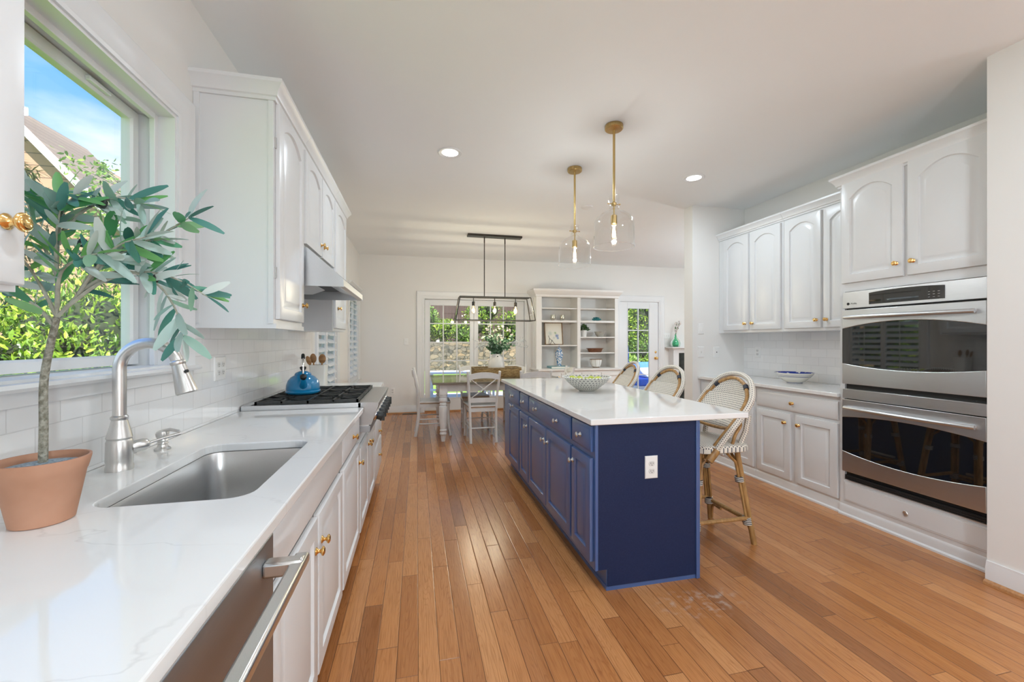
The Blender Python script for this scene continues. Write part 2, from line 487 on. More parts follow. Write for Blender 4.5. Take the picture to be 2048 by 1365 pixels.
def lattice_mat():
    """white bowl with rows of grey diamond openings"""
    m = principled('grey_white_lattice', (.7, .7, .66), .5)
    t = NT(m.node_tree)
    b = m.node_tree.nodes['Principled BSDF']
    co = t.n('ShaderNodeTexCoord')
    s = t.n('ShaderNodeSeparateXYZ', {0: co.outputs['Object']})
    ang = t.m('ARCTAN2', s.outputs[1], s.outputs[0])
    u = t.m('MULTIPLY', ang, 36 / (2 * math.pi))
    v = t.m('MULTIPLY', s.outputs[2], 62.0)
    row = t.m('FLOOR', v)
    fu = t.m('SUBTRACT', t.m('FRACT', t.m('ADD', u, t.m('FRACT', t.m('MULTIPLY', row, .5)))), .5)
    fv = t.m('SUBTRACT', t.m('FRACT', v), .5)
    d = t.m('ADD', t.m('ABSOLUTE', fu), t.m('MULTIPLY', t.m('ABSOLUTE', fv), .9))
    c = t.mix(t.m('LESS_THAN', d, .36), (.54, .53, .47), (.20, .195, .19))
    t.nt.links.new(c, b.inputs['Base Color'])
    return m


M['lattice'] = lattice_mat()


def bowl_stripe_mat():
    m = principled('white_glaze_blue_rings', (.72, .70, .64), .2, coat=.3)
    t = NT(m.node_tree)
    b = m.node_tree.nodes['Principled BSDF']
    co = t.n('ShaderNodeTexCoord')
    s = t.n('ShaderNodeSeparateXYZ', {0: co.outputs['Object']})
    z = s.outputs[2]
    a = t.m('LESS_THAN', t.m('ABSOLUTE', t.m('SUBTRACT', z, .062)), .0022)
    bb = t.m('LESS_THAN', t.m('ABSOLUTE', t.m('SUBTRACT', z, .074)), .0015)
    cc = t.m('LESS_THAN', t.m('ABSOLUTE', t.m('SUBTRACT', z, .005)), .0025)
    f = t.m('MAXIMUM', t.m('MAXIMUM', a, bb), cc)
    c = t.mix(f, (.72, .70, .64), (.02, .04, .18))
    t.nt.links.new(c, b.inputs['Base Color'])
    return m


M['bowl_rings'] = bowl_stripe_mat()


def art_mat():
    """a pale sheet with loose washes of blue and green"""
    m = principled('watercolour_sheet', (.72, .70, .62), .7)
    t = NT(m.node_tree)
    b = m.node_tree.nodes['Principled BSDF']
    co = t.n('ShaderNodeTexCoord')
    s = t.n('ShaderNodeSeparateXYZ', {0: co.outputs['Object']})
    c = (.72, .70, .62)
    nz = t.n('ShaderNodeTexNoise', {0: co.outputs['Object'], 'Scale': 60.0, 'Detail': 3.0})
    first = True
    for (x, z, r, col) in ((.06, .17, .045, (.10, .18, .42)), (.03, .22, .03, (.30, .42, .22)), (-.07, .21, .055, (.50, .56, .50)),
                           (.075, .125, .03, (.12, .22, .45)), (0.0, .13, .03, (.52, .55, .50))):
        dx = t.m('SUBTRACT', s.outputs[0], x)
        dz = t.m('SUBTRACT', s.outputs[2], z)
        d = t.m('SQRT', t.m('ADD', t.m('MULTIPLY', dx, dx), t.m('MULTIPLY', dz, dz)))
        f = t.m('MULTIPLY', t.m('SUBTRACT', 1.0, t.m('DIVIDE', d, r), clamp=True), t.m('MULTIPLY', nz.outputs[0], 2.2), clamp=True)
        c = t.mix(f, c, col)
    t.nt.links.new(c, b.inputs['Base Color'])
    return m


M['art'] = art_mat()


# ------------------------------------------------------------------ mesh builder
def frame_for(n):
    n = Vector(n).normalized()
    a = Vector((0, 0, 1)) if abs(n.z) < .9 else Vector((1, 0, 0))
    u = a.cross(n).normalized()
    v = n.cross(u)
    return u, v, n


class MB:
    def __init__(self):
        self.v = []
        self.f = []

    def add(self, vs, fs):
        o = len(self.v)
        self.v.extend([tuple(p) for p in vs])
        self.f.extend([tuple(i + o for i in f) for f in fs])
        return self

    def box(self, x0, x1, y0, y1, z0, z1):
        x0, x1 = min(x0, x1), max(x0, x1)
        y0, y1 = min(y0, y1), max(y0, y1)
        z0, z1 = min(z0, z1), max(z0, z1)
        vs = [(x0, y0, z0), (x1, y0, z0), (x1, y1, z0), (x0, y1, z0), (x0, y0, z1), (x1, y0, z1), (x1, y1, z1), (x0, y1, z1)]
        return self.add(vs, [(3, 2, 1, 0), (4, 5, 6, 7), (0, 1, 5, 4), (1, 2, 6, 5), (2, 3, 7, 6), (3, 0, 4, 7)])

    def obox(self, p0, p1, w, h, up=(0, 0, 1)):
        """bar of section w x h from p0 to p1"""
        p0, p1 = Vector(p0), Vector(p1)
        d = (p1 - p0).normalized()
        s = d.cross(Vector(up))
        if s.length < 1e-4:
            s = Vector((1, 0, 0))
        s.normalize()
        t = s.cross(d).normalized()
        vs = []
        for p in (p0, p1):
            for a, b in ((-1, -1), (1, -1), (1, 1), (-1, 1)):
                vs.append(p + s * (a * w / 2) + t * (b * h / 2))
        return self.add(vs, [(0, 1, 2, 3), (7, 6, 5, 4), (0, 4, 5, 1), (1, 5, 6, 2), (2, 6, 7, 3), (3, 7, 4, 0)])

    def lathe(self, prof, origin=(0, 0, 0), axis=(0, 0, 1), n=24, caps=True, sx=1.0, sy=1.0):
        """prof: (radius, distance along the axis)"""
        u, v, w = frame_for(axis)
        if tuple(axis) == (0, 0, 1):
            u, v = Vector((1, 0, 0)), Vector((0, 1, 0))
        o = Vector(origin)
        vs, fs = [], []
        for r, d in prof:
            for k in range(n):
                a = 2 * math.pi * k / n
                vs.append(o + u * (r * sx * math.cos(a)) + v * (r * sy * math.sin(a)) + w * d)
        for i in range(len(prof) - 1):
            for k in range(n):
                k2 = (k + 1) % n
                fs.append((i * n + k, i * n + k2, (i + 1) * n + k2, (i + 1) * n + k))
        if caps:
            if prof[0][0] > 1e-5:
                fs.append(tuple(range(n - 1, -1, -1)))
            if prof[-1][0] > 1e-5:
                o2 = (len(prof) - 1) * n
                fs.append(tuple(o2 + k for k in range(n)))
        return self.add(vs, fs)

    def cyl(self, p0, p1, r0, r1=None, n=16):
        p0, p1 = Vector(p0), Vector(p1)
        r1 = r0 if r1 is None else r1
        return self.lathe([(r0, 0), (r1, (p1 - p0).length)], p0, (p1 - p0).normalized(), n)

    def tube(self, pts, r, n=8, closed=False, caps=True, flat=1.0):
        pts = [Vector(p) for p in pts]
        m = len(pts)
        rs = r if isinstance(r, (list, tuple)) else [r] * m
        tang = []
        for i in range(m):
            if closed:
                t = pts[(i + 1) % m] - pts[i - 1]
            else:
                t = pts[min(i + 1, m - 1)] - pts[max(i - 1, 0)]
            tang.append(t.normalized())
        u, v, _ = frame_for(tang[0])
        vs, fs = [], []
        for i in range(m):
            t = tang[i]
            u = (u - t * u.dot(t))
            if u.length < 1e-6:
                u, _, _ = frame_for(t)
            u.normalize()
            v = t.cross(u)
            for k in range(n):
                a = 2 * math.pi * k / n
                vs.append(pts[i] + u * (rs[i] * math.cos(a)) + v * (rs[i] * flat * math.sin(a)))
        for i in range(m if closed else m - 1):
            j = (i + 1) % m
            for k in range(n):
                k2 = (k + 1) % n
                fs.append((i * n + k, i * n + k2, j * n + k2, j * n + k))
        if caps and not closed:
            fs.append(tuple(range(n - 1, -1, -1)))
            fs.append(tuple((m - 1) * n + k for k in range(n)))
        return self.add(vs, fs)

    def prism(self, poly, mp, d0, d1):
        """polygon (a, b) pushed from depth d0 to d1 through mp(a, b, d)"""
        n = len(poly)
        vs = [mp(a, b, d0) for a, b in poly] + [mp(a, b, d1) for a, b in poly]
        fs = [tuple(range(n - 1, -1, -1)), tuple(range(n, 2 * n))]
        for i in range(n):
            j = (i + 1) % n
            fs.append((i, j, n + j, n + i))
        return self.add(vs, fs)

    def sweep(self, path, prof, mp, closed=False):
        """profile (offset to the left of the path, depth) along a mitred 2-D path"""
        P = [Vector(p) for p in path]
        m, k = len(P), len(prof)
        vs, fs = [], []
        for i in range(m):
            def nrm(a, b):
                d = (b - a).normalized()
                return Vector((-d.y, d.x))
            if closed:
                n1, n2 = nrm(P[i - 1], P[i]), nrm(P[i], P[(i + 1) % m])
            else:
                n1 = nrm(P[max(i - 1, 0)], P[max(i - 1, 0) + 1])
                n2 = nrm(P[min(i, m - 2)], P[min(i, m - 2) + 1])
            w = (n1 + n2)
            w = w / max(1e-6, w.dot(n1)) if w.length > 1e-6 else n1
            for off, dep in prof:
                q = P[i] + w * off
                vs.append(mp(q.x, q.y, dep))
        for i in range(m if closed else m - 1):
            j = (i + 1) % m
            for a in range(k):
                b = (a + 1) % k
                fs.append((i * k + a, j * k + a, j * k + b, i * k + b))
        if not closed:
            fs.append(tuple(range(k)))
            fs.append(tuple((m - 1) * k + a for a in range(k - 1, -1, -1)))
        return self.add(vs, fs)

    def loops(self, rings, mp, cap0=False, cap1=True):
        """rings of the same point count (u, v, d), bridged in order"""
        n = len(rings[0])
        vs, fs = [], []
        for r in rings:
            vs.extend(mp(*p) for p in r)
        for i in range(len(rings) - 1):
            for k in range(n):
                k2 = (k + 1) % n
                fs.append((i * n + k, i * n + k2, (i + 1) * n + k2, (i + 1) * n + k))
        if cap0:
            fs.append(tuple(range(n - 1, -1, -1)))
        if cap1:
            fs.append(tuple((len(rings) - 1) * n + k for k in range(n)))
        return self.add(vs, fs)


def put(name, mb, mat, parent=None, smooth=35, bevel=0.0, recalc=True, world_space=True, uv=None):
    """link the builder's mesh as one object; under a parent its coordinates become the parent's own"""
    base = Vector((0, 0, 0))
    if parent is not None and world_space:
        base = parent.get('_base')
        base = Vector(base) if base is not None else Vector((0, 0, 0))
    me = bpy.data.meshes.new(name)
    me.from_pydata([tuple(Vector(p) - base) for p in mb.v], [], mb.f)
    if recalc:
        bm = bmesh.new()
        bm.from_mesh(me)
        bmesh.ops.remove_doubles(bm, verts=bm.verts, dist=1e-6)
        bmesh.ops.recalc_face_normals(bm, faces=bm.faces)
        bm.to_mesh(me)
        bm.free()
    if uv is not None:
        lay = me.uv_layers.new(name='along')
        lay.data.foreach_set('uv', [c for f in uv for q in f for c in q])
    else:
        me.validate()
    me.materials.append(M[mat] if isinstance(mat, str) else mat)
    if smooth:
        me.polygons.foreach_set('use_smooth', [True] * len(me.polygons))
        me.set_sharp_from_angle(angle=math.radians(smooth))
    ob = bpy.data.objects.new(name, me)
    COL.objects.link(ob)
    if parent is not None:
        ob.parent = parent
        ob['_base'] = tuple(base)
    if bevel:
        bv = ob.modifiers.new('edge', 'BEVEL')
        bv.width = bevel
        bv.segments = 2
        bv.limit_method = 'ANGLE'
        bv.angle_limit = math.radians(40)
    return ob


def thing(name, label, cat, loc=(0, 0, 0), group=None):
    e = bpy.data.objects.new(name, None)
    e.empty_display_size = .05
    COL.objects.link(e)
    e.location = loc
    e['_base'] = tuple(loc)
    e['label'] = label
    e['category'] = cat
    if group:
        e['group'] = group
    return e


def tag(o, label, cat, group=None, kind=None):
    o['label'] = label
    o['category'] = cat
    if group:
        o['group'] = group
    if kind:
        o['kind'] = kind
    return o


def struct(name, mb, mat, parent=None, **kw):
    o = put(name, mb, mat, parent, **kw)
    if parent is None:
        o['kind'] = 'structure'
    return o


def struct_root(name, loc=(0, 0, 0)):
    e = bpy.data.objects.new(name, None)
    e.empty_display_size = .05
    COL.objects.link(e)
    e.location = loc
    e['_base'] = tuple(loc)
    e['kind'] = 'structure'
    return e


def dup(root, loc, rotz, label=None, group=None):
    """copy of a thing with copies of its parts and sub-parts"""
    r = root.copy()
    COL.objects.link(r)
    r.location = loc
    r.rotation_euler = (0, 0, rotz)
    if label:
        r['label'] = label
    if group:
        r['group'] = group
    for ch in list(root.children):
        c = ch.copy()
        COL.objects.link(c)
        c.parent = r
        for g in list(ch.children):
            d = g.copy()
            COL.objects.link(d)
            d.parent = c
    return r


# frames: (u, v, d) -> world
def face_px(x, y0, z0):          # faces +x (cabinets on the sink wall), u runs along +y
    return lambda u, v, d: (x + d, y0 + u, z0 + v)


def face_nx(x, y1, z0):          # faces -x, u runs along -y
    return lambda u, v, d: (x - d, y1 - u, z0 + v)


def face_ny(y, x0, z0):          # faces -y, u runs along +x
    return lambda u, v, d: (x0 + u, y - d, z0 + v)


def rect_ring(w, h, ins, d, arch=0.0, K=1):
    """counter-clockwise ring; the top edge has K segments and may rise to an arch"""
    x0, x1, y0, y1 = ins, w - ins, ins, h - ins
    pts = [(x0, y0, d), (x1, y0, d)]
    for i in range(K + 1):
        t = i / K
        x = x1 + (x0 - x1) * t
        drop = arch * (2 * t - 1) ** 2
        pts.append((x, y1 - drop, d))
    return pts


def panel_door(mb, mp, w, h, arch=0.0, t=.019, fw=.055):
    K = 14 if arch else 1
    R = lambda ins, d, a=0.0: rect_ring(w, h, ins, d, a, K)
    a = arch
    mb.loops([R(0, -t), R(0, -.005), R(.002, -.0015), R(.006, 0), R(fw, 0, a), R(fw + .004, -.011, a), R(fw + .009, -.012, a),
              R(fw + .036, -.002, a), R(fw + .040, -.001, a)], mp, cap0=True)


def slab_front(mb, mp, w, h, t=.019):
    mb.loops([rect_ring(w, h, 0, -t), rect_ring(w, h, 0, -.008), rect_ring(w, h, .004, -.005), rect_ring(w, h, .013, -.001), rect_ring(w, h, .016, 0)], mp, cap0=True)


KNOB = [(.0125, 0), (.0130, .0015), (.0115, .0035), (.0085, .0055), (.0058, .009), (.0050, .012), (.0062, .0145), (.0105, .0175), (.0140, .0195), (.0152, .0215), (.0152, .0235), (.0138, .0250),
        (.0128, .0250), (.0120, .0264), (.0085, .0282), (0, .0292)]


def knob(parent, mp, u, v, mat='brass', s=1.0, d=0.0):
    o = Vector(mp(u, v, d))
    ax = Vector(mp(u, v, d + 1)) - o
    mb = MB().lathe([(r * s, q * s) for r, q in KNOB], o, ax, 16)
    return put('knob', mb, mat, parent)


def door_part(parent, mp_at, w, h, mat, arch=0.0, knob_at=None, kmat='brass', name='door', fw=.055):
    mb = MB()
    panel_door(mb, mp_at, w, h, arch, fw=fw)
    d = put(name, mb, mat, parent)
    if knob_at:
        knob(d, mp_at, knob_at[0], knob_at[1], kmat)
    return d


def drawer_part(parent, mp_at, w, h, mat, knobs=(), kmat='brass', name='drawer'):
    mb = MB()
    slab_front(mb, mp_at, w, h)
    d = put(name, mb, mat, parent)
    for u, v in knobs:
        knob(d, mp_at, u, v, kmat)
    return d


CROWN = [(0.0, 0.0), (.010, 0.0), (.012, .014), (.020, .018), (.024, .034), (.040, .058), (.048, .066), (.048, .082), (0.0, .082)]


def crown(parent, path, z, mat='cab', scale=1.0):
    mb = MB().sweep(path, [(a * scale, b * scale) for a, b in CROWN], lambda a, b, d: (a, b, z + d))
    return put('crown_molding', mb, mat, parent)


def arc(c, r, a0, a1, n, plane=((1, 0, 0), (0, 0, 1))):
    c, U, V = Vector(c), Vector(plane[0]), Vector(plane[1])
    return [c + U * (r * math.cos(a0 + (a1 - a0) * i / n)) + V * (r * math.sin(a0 + (a1 - a0) * i / n)) for i in range(n + 1)]


def tube_uv(pts, r, pitch=.0135, rows=6, n=12, flat=1.0):
    """tube whose mesh carries (length, girth) coordinates counted in weave cells"""
    mb = MB().tube(pts, r, n, flat=flat)
    P = [Vector(p) for p in pts]
    L = [0.0]
    for a, b in zip(P, P[1:]):
        L.append(L[-1] + (b - a).length / pitch)
    uv = []
    for i in range(len(P) - 1):
        for k in range(n):
            a, b = rows * k / n, rows * (k + 1) / n
            uv.append([(L[i], a), (L[i], b), (L[i + 1], b), (L[i + 1], a)])
    uv += [[(0, 0)] * n, [(0, 0)] * n]
    return mb, uv


def smooth_path(ctrl, n=8):
    """Catmull-Rom through the control points"""
    P = [Vector(p) for p in ctrl]
    P = [P[0] * 2 - P[1]] + P + [P[-1] * 2 - P[-2]]
    out = []
    for i in range(1, len(P) - 2):
        a, b, c, d = P[i - 1], P[i], P[i + 1], P[i + 2]
        for k in range(n):
            t = k / n
            out.append(.5 * ((2 * b) + (c - a) * t + (2 * a - 5 * b + 4 * c - d) * t * t + (3 * b - 3 * c + d - a) * t ** 3))
    out.append(P[-2])
    return out


def leaf(mb, p, d, up, L, W, curl=.15, fold=.12, seg=3, blunt=False):
    """one leaf as a small folded, curved strip: two rows of quads"""
    d = Vector(d).normalized()
    up = Vector(up)
    s = d.cross(up)
    if s.length < 1e-4:
        s = d.cross(Vector((1, 0, .3)))
    s.normalize()
    nrm = s.cross(d).normalized()
    vs, fs = [], []
    for i in range(seg + 1):
        t = i / seg
        w = W * .5 * (math.sin(math.pi * min(1, .12 + .88 * t) ** .85) if i < seg else .03)
        if blunt:
            w = W * .5 * max(.10, math.sin(math.pi * min(.965, .05 + .93 * t)) ** .55)
        q = Vector(p) + d * (L * t) - nrm * (curl * L * t * t)
        vs += [q - s * w + nrm * (fold * w), q, q + s * w + nrm * (fold * w)]
    for i in range(seg):
        a = i * 3
        fs += [(a, a + 1, a + 4, a + 3), (a + 1, a + 2, a + 5, a + 4)]
    mb.add(vs, fs)


def rvec(R):
    while True:
        v = Vector((R.uniform(-1, 1), R.uniform(-1, 1), R.uniform(-1, 1)))
        if .05 < v.length < 1:
            return v.normalized()


def shrub(name, c, rad, n, L, mat, label, cat='shrub', group=None, seed=1, W=.42, core=True):
    """leafy mound: a dark lumpy inside and many leaves standing off its surface"""
    R = random.Random(seed)
    root = thing(name, label, cat, (c[0], c[1], max(0.0, c[2] - rad[2]) if c[2] - rad[2] > -.3 else 0.0), group)
    lumps = [(Vector((0, 0, 0)), 1.0)] + [(Vector((rvec(R).x * .5, rvec(R).y * .5, rvec(R).z * .5)), R.uniform(.45, .7)) for _ in range(7)]
    mb = MB()
    for i in range(n):
        o, s = lumps[R.randrange(len(lumps))]
        v = rvec(R)
        q = o + v * s * R.uniform(.82, 1.06)
        p = Vector((c[0] + q.x * rad[0], c[1] + q.y * rad[1], c[2] + q.z * rad[2]))
        d = (Vector((v.x, v.y, v.z + .35)) + rvec(R) * .8)
        l = L * R.uniform(.65, 1.25)
        leaf(mb, p, d, v + rvec(R) * .5, l, l * W, .2, .2, 2)
    put('foliage', mb, mat, root, smooth=0, recalc=False)
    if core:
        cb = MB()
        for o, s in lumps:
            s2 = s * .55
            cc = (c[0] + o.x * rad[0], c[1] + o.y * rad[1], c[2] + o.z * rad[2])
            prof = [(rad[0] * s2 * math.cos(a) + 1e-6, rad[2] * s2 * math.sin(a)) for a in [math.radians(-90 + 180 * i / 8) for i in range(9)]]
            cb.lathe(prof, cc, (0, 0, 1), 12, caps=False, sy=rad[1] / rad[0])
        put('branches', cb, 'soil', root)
    return root


# ------------------------------------------------------------------ room shell
def wall_pieces(a0, a1, z0, z1, holes):
    cuts = sorted({a0, a1, *[h[0] for h in holes], *[h[1] for h in holes]})
    out = []
    for p, q in zip(cuts, cuts[1:]):
        mid = (p + q) / 2
        zs = [z0]
        for h in sorted([h for h in holes if h[0] < mid < h[1]], key=lambda h: h[2]):
            zs += [h[2], h[3]]
        zs.append(z1)
        for s, e in zip(zs[::2], zs[1::2]):
            if e - s > 1e-4:
                out.append((p, q, s, e))
    return out


CEIL = 2.74
XL = -.96
YF = 7.45
W1 = (.97, 1.955, 1.150, 2.175)      # sink window: y0, y1, z0, z1
W2 = (4.42, 5.42, .62, 1.98)
W3 = (6.36, 7.30, .62, 1.98)
D1 = (.10, 1.98, 0.0, 2.03)          # patio door: x0, x1
D2 = (3.865, 4.745, 0.0, 2.055)      # back door

mb = MB().box(-1.16, 6.2, -2.7, 7.62, -.12, 0)
struct('floor', mb, 'floor', smooth=0)
mb = MB().box(-1.16, 6.2, -2.7, 7.62, CEIL, CEIL + .2)
struct('ceiling', mb, 'ceiling', smooth=0)

mb = MB()
for p, q, s, e in wall_pieces(-2.7, 7.62, 0, CEIL, [W1, W2, W3]):
    mb.box(XL - .17, XL, p, q, s, e)
struct('wall_left', mb, 'wall', smooth=0)
mb = MB()
for p, q, s, e in wall_pieces(XL, 6.2, 0, CEIL, [D1, D2]):
    mb.box(p, q, YF, YF + .17, s, e)
struct('wall_far', mb, 'wall', smooth=0)
struct('wall_near', MB().box(XL, 6.2, -2.7, -2.55, 0, CEIL), 'wall', smooth=0)
struct('wall_right', MB().box(3.60, 3.74, 1.56, 3.97, 0, CEIL), 'wall', smooth=0)
struct('wall_middle', MB().box(2.93, 6.05, 3.97, 4.11, 0, CEIL), 'wall', smooth=0)
struct('wall_entry', MB().box(2.90, 4.62, 1.405, 1.555, 0, CEIL), 'wall', smooth=0)
struct('wall_hall', MB().box(4.62, 4.78, -2.55, 1.555, 0, CEIL), 'wall', smooth=0)
struct('wall_family', MB().box(6.05, 6.2, 3.97, 7.45, 0, CEIL), 'wall', smooth=0)


def baseboard(name, path, mp=None, h=.125):
    mb = MB().sweep(path, [(0, 0), (.014, 0), (.014, h - .03), (.009, h - .012), (.009, h), (0, h)], lambda a, b, d: (a, b, d))
    b = struct(name, mb, 'trim')
    mb = MB().sweep([p for p in path], [(.014, 0), (.032, 0), (.030, .010), (.024, .017), (.014, .020)], lambda a, b, d: (a, b, d))
    o = put('shoe', mb, 'oak', b)
    o['label'] = 'oak quarter round shoe'
    return b


# paths run so that the room lies on their left
baseboard('baseboard_far', [(D1[0] - .10, YF), (XL, YF)], h=.13)
baseboard('baseboard_left', [(XL, YF - .002), (XL, 4.10)], h=.13)
baseboard('baseboard_entry', [(4.6, 1.405), (2.90, 1.405), (2.90, 1.555)], h=.115)
baseboard('baseboard_family', [(4.94, YF), (4.845, YF)], h=.13)
baseboard('baseboard_middle', [(2.985, 3.97), (2.93, 3.97), (2.93, 4.11), (6.05, 4.11)], h=.13)

CASING = [(0, 0), (0, .012), (-.012, .016), (-.020, .013), (-.062, .017), (-.078, .024), (-.098, .026), (-.108, .018), (-.108, 0)]


def casing(parent, path, mp, closed=False, scale=1.0):
    """architrave around an opening; path counter-clockwise so that the trim lies on its right"""
    mb = MB().sweep(path, [(a * scale, d) for a, d in CASING], mp, closed)
    return put('casing', mb, 'trim', parent)


left_mp = lambda a, b, d: (XL + d, a, b)
far_mp = lambda a, b, d: (a, YF - d, b)

# ---- window_1 over the sink
w = struct_root('window_1', (XL, 1.46, 1.16))
y0, y1, z0, z1 = W1
casing(w, [(y1, z0), (y1, z1), (y0, z1), (y0, z0)], left_mp)
mb = MB()                                   # jambs and head lining the opening
for a in (0, 1):
    yy = (y0, y0 + .012) if a == 0 else (y1 - .012, y1)
    mb.box(XL - .165, XL + .004, yy[0], yy[1], z0, z1)
mb.box(XL - .165, XL + .004, y0 + .012, y1 - .012, z1 - .012, z1)
mb.box(XL - .165, XL + .004, y0 + .012, y1 - .012, z0, z0 + .012)
put('jamb', mb, 'trim', w)
mb = MB()                                   # stops: two stepped tracks
for d0, d1, t in ((.055, .075, .022), (.145, .165, .03)):
    mb.box(XL - d1, XL - d0, y0 + .012, y0 + .012 + t, z0 + .012, z1 - .012)
    mb.box(XL - d1, XL - d0, y1 - .012 - t, y1 - .012, z0 + .012, z1 - .012)
    mb.box(XL - d1, XL - d0, y0 + .012 + t, y1 - .012 - t, z1 - .012 - t, z1 - .012)
put('stop', mb, 'trim', w, bevel=.002)
mb = MB()
sx = XL - .135
path = [(y0 + .022, z0 + .018), (y1 - .022, z0 + .018), (y1 - .022, z1 - .018), (y0 + .022, z1 - .018)]
mb.sweep(path, [(0, -.018), (0, .018), (.030, .018), (.036, .010), (.036, -.018)], lambda a, b, d: (sx + d, a, b), closed=True)
sash = put('sash', mb, 'trim', w)
mb = MB().box(sx - .002, sx + .002, y0 + .057, y1 - .057, z0 + .053, z1 - .053)
put('pane', mb, 'glass', sash, smooth=0)
mb = MB().box(sx + .018, sx + .034, 1.66, 1.76, z1 - .045, z1 - .030)
put('sash_lock', mb, 'trim', sash, bevel=.003)
mb = MB().prism([(XL - .06, z0 - .015), (XL + .040, z0 - .015), (XL + .046, z0 - .006), (XL + .040, z0 + .004), (XL - .06, z0 + .004)],
                lambda a, b, d: (a, d, b), y0 - .11, y1 + .115)
put('sill', mb, 'trim', w)
mb = MB().box(XL + .0, XL + .016, y0 - .10, y1 + .10, z0 - .055, z0 - .015)
put('apron', mb, 'trim', w, bevel=.003)


# ---- windows 2 and 3 with shutters
def shutter(y0, y1, z0, z1, label, group):
    r = thing('plantation_shutter', label, 'shutter', (XL - .02, (y0 + y1) / 2, z0), group)
    s, t = .034, .026
    mb = MB()
    x0, x1 = XL - .035, XL - .035 + t
    mb.box(x0, x1, y0, y0 + s, z0, z1).box(x0, x1, y1 - s, y1, z0, z1)
    mb.box(x0, x1, y0 + s, y1 - s, z0, z0 + .07).box(x0, x1, y0 + s, y1 - s, z1 - .07, z1)
    put('frame', mb, 'trim', r, bevel=.002)
    mb = MB()
    n = int((z1 - z0 - .14) / .082)
    pitch = (z1 - z0 - .14) / n
    ca, sa = math.cos(math.radians(36)), math.sin(math.radians(36))
    xc = XL - .022
    for i in range(n):
        zc = z0 + .07 + (i + .5) * pitch
        poly = []
        for k in range(8):
            a = 2 * math.pi * k / 8
            lx, lz = .043 * math.cos(a), .0045 * math.sin(a)
            poly.append((xc + lx * ca + lz * sa, zc - lx * sa + lz * ca))
        mb.prism(poly, lambda a, b, d: (a, d, b), y0 + s, y1 - s)
    put('louvers', mb, 'trim', r)
    mb = MB().box(XL + .022, XL + .029, (y0 + y1) / 2 - .004, (y0 + y1) / 2 + .004, z0 + .10, z1 - .10)
    put('tilt_rod', mb, 'trim', r)
    return r


for i, (ww, nm) in enumerate(((W2, 'behind the cooktop'), (W3, 'by the far corner'))):
    y0, y1, z0, z1 = ww
    w = struct_root('window_%d' % (i + 2), (XL, (y0 + y1) / 2, z0))
    casing(w, [(y1, z0), (y1, z1), (y0, z1), (y0, z0)], left_mp, scale=.9)
    mb = MB().sweep([(y0 - .11, z1 + .10), (y1 + .11, z1 + .10)], [(0, 0), (0, .03), (.02, .045), (.03, .06), (.045, .06), (.045, 0)], left_mp)
    put('head_cap', mb, 'trim', w)
    mb = MB().box(XL - .0, XL + .05, y0 - .11, y1 + .11, z0 - .03, z0)
    put('sill', mb, 'trim', w, bevel=.003)
    sx = XL - .14
    mb = MB().sweep([(y0, z0), (y1, z0), (y1, z1), (y0, z1)], [(0, -.02), (0, .02), (.05, .02), (.05, -.02)], lambda a, b, d: (sx + d, a, b), closed=True)
    sash = put('sash', mb, 'trim', w)
    put('pane', MB().box(sx - .002, sx + .002, y0 + .05, y1 - .05, z0 + .05, z1 - .05), 'glass', sash, smooth=0)
    ym = (y0 + y1) / 2
    g = 'white plantation shutters on the sink wall'
    shutter(y0 + .005, ym - .002, z0 + .005, z1 - .005, 'white louvered shutter panel %s, nearer half of its window' % nm, g)
    shutter(ym + .002, y1 - .005, z0 + .005, z1 - .005, 'white louvered shutter panel %s, farther half of its window' % nm, g)


# ---- door_1: pair of glazed patio doors
def glazed(parent, name, x0, x1, z0, z1, gx0, gx1, gz0, gz1, cols, rows, y):
    """door leaf with a divided light; returns the leaf"""
    mb = MB()
    t = .045
    mb.box(x0, gx0, y, y + t, z0, z1).box(gx1, x1, y, y + t, z0, z1).box(gx0, gx1, y, y + t, z0, gz0).box(gx0, gx1, y, y + t, gz1, z1)
    lf = put(name, mb, 'trim', parent, bevel=.003)
    mb = MB()
    b = .018
    for i in range(1, cols):
        xc = gx0 + (gx1 - gx0) * i / cols
        mb.box(xc - b / 2, xc + b / 2, y + .006, y + t - .006, gz0, gz1)
    for j in range(1, rows):
        zc = gz0 + (gz1 - gz0) * j / rows
        mb.box(gx0, gx1, y + .007, y + t - .007, zc - b / 2, zc + b / 2)
    mb.sweep([(gx0, gz0), (gx1, gz0), (gx1, gz1), (gx0, gz1)], [(0, -.004), (0, .006), (.010, .006), (.012, 0), (.012, -.004)], lambda a, bb, d: (a, y - d, bb), closed=True)
    put('muntins', mb, 'trim', lf)
    put('pane', MB().box(gx0, gx1, y + .020, y + .024, gz0, gz1), 'glass', lf, smooth=0)
    return lf


d = struct_root('door_1', (1.04, YF, 0))
casing(d, [(D1[1], 0), (D1[1], D1[3]), (D1[0], D1[3]), (D1[0], 0)], far_mp)
mb = MB().box(D1[0], D1[0] + .03, YF - .01, YF + .17, 0, D1[3]).box(D1[1] - .03, D1[1], YF - .01, YF + .17, 0, D1[3]).box(D1[0] + .03, D1[1] - .03, YF - .01, YF + .17, D1[3] - .03, D1[3])
put('jamb', mb, 'trim', d, bevel=.003)
put('threshold', MB().box(D1[0] + .03, D1[1] - .03, YF + .0, YF + .17, 0, .02), 'oak', d)
glazed(d, 'leaf', .135, 1.005, .022, 1.995, .215, .945, .235, 1.905, 3, 5, YF + .045)
glazed(d, 'leaf', 1.01, 1.945, .022, 1.995, 1.075, 1.80, .235, 1.905, 3, 5, YF + .045)

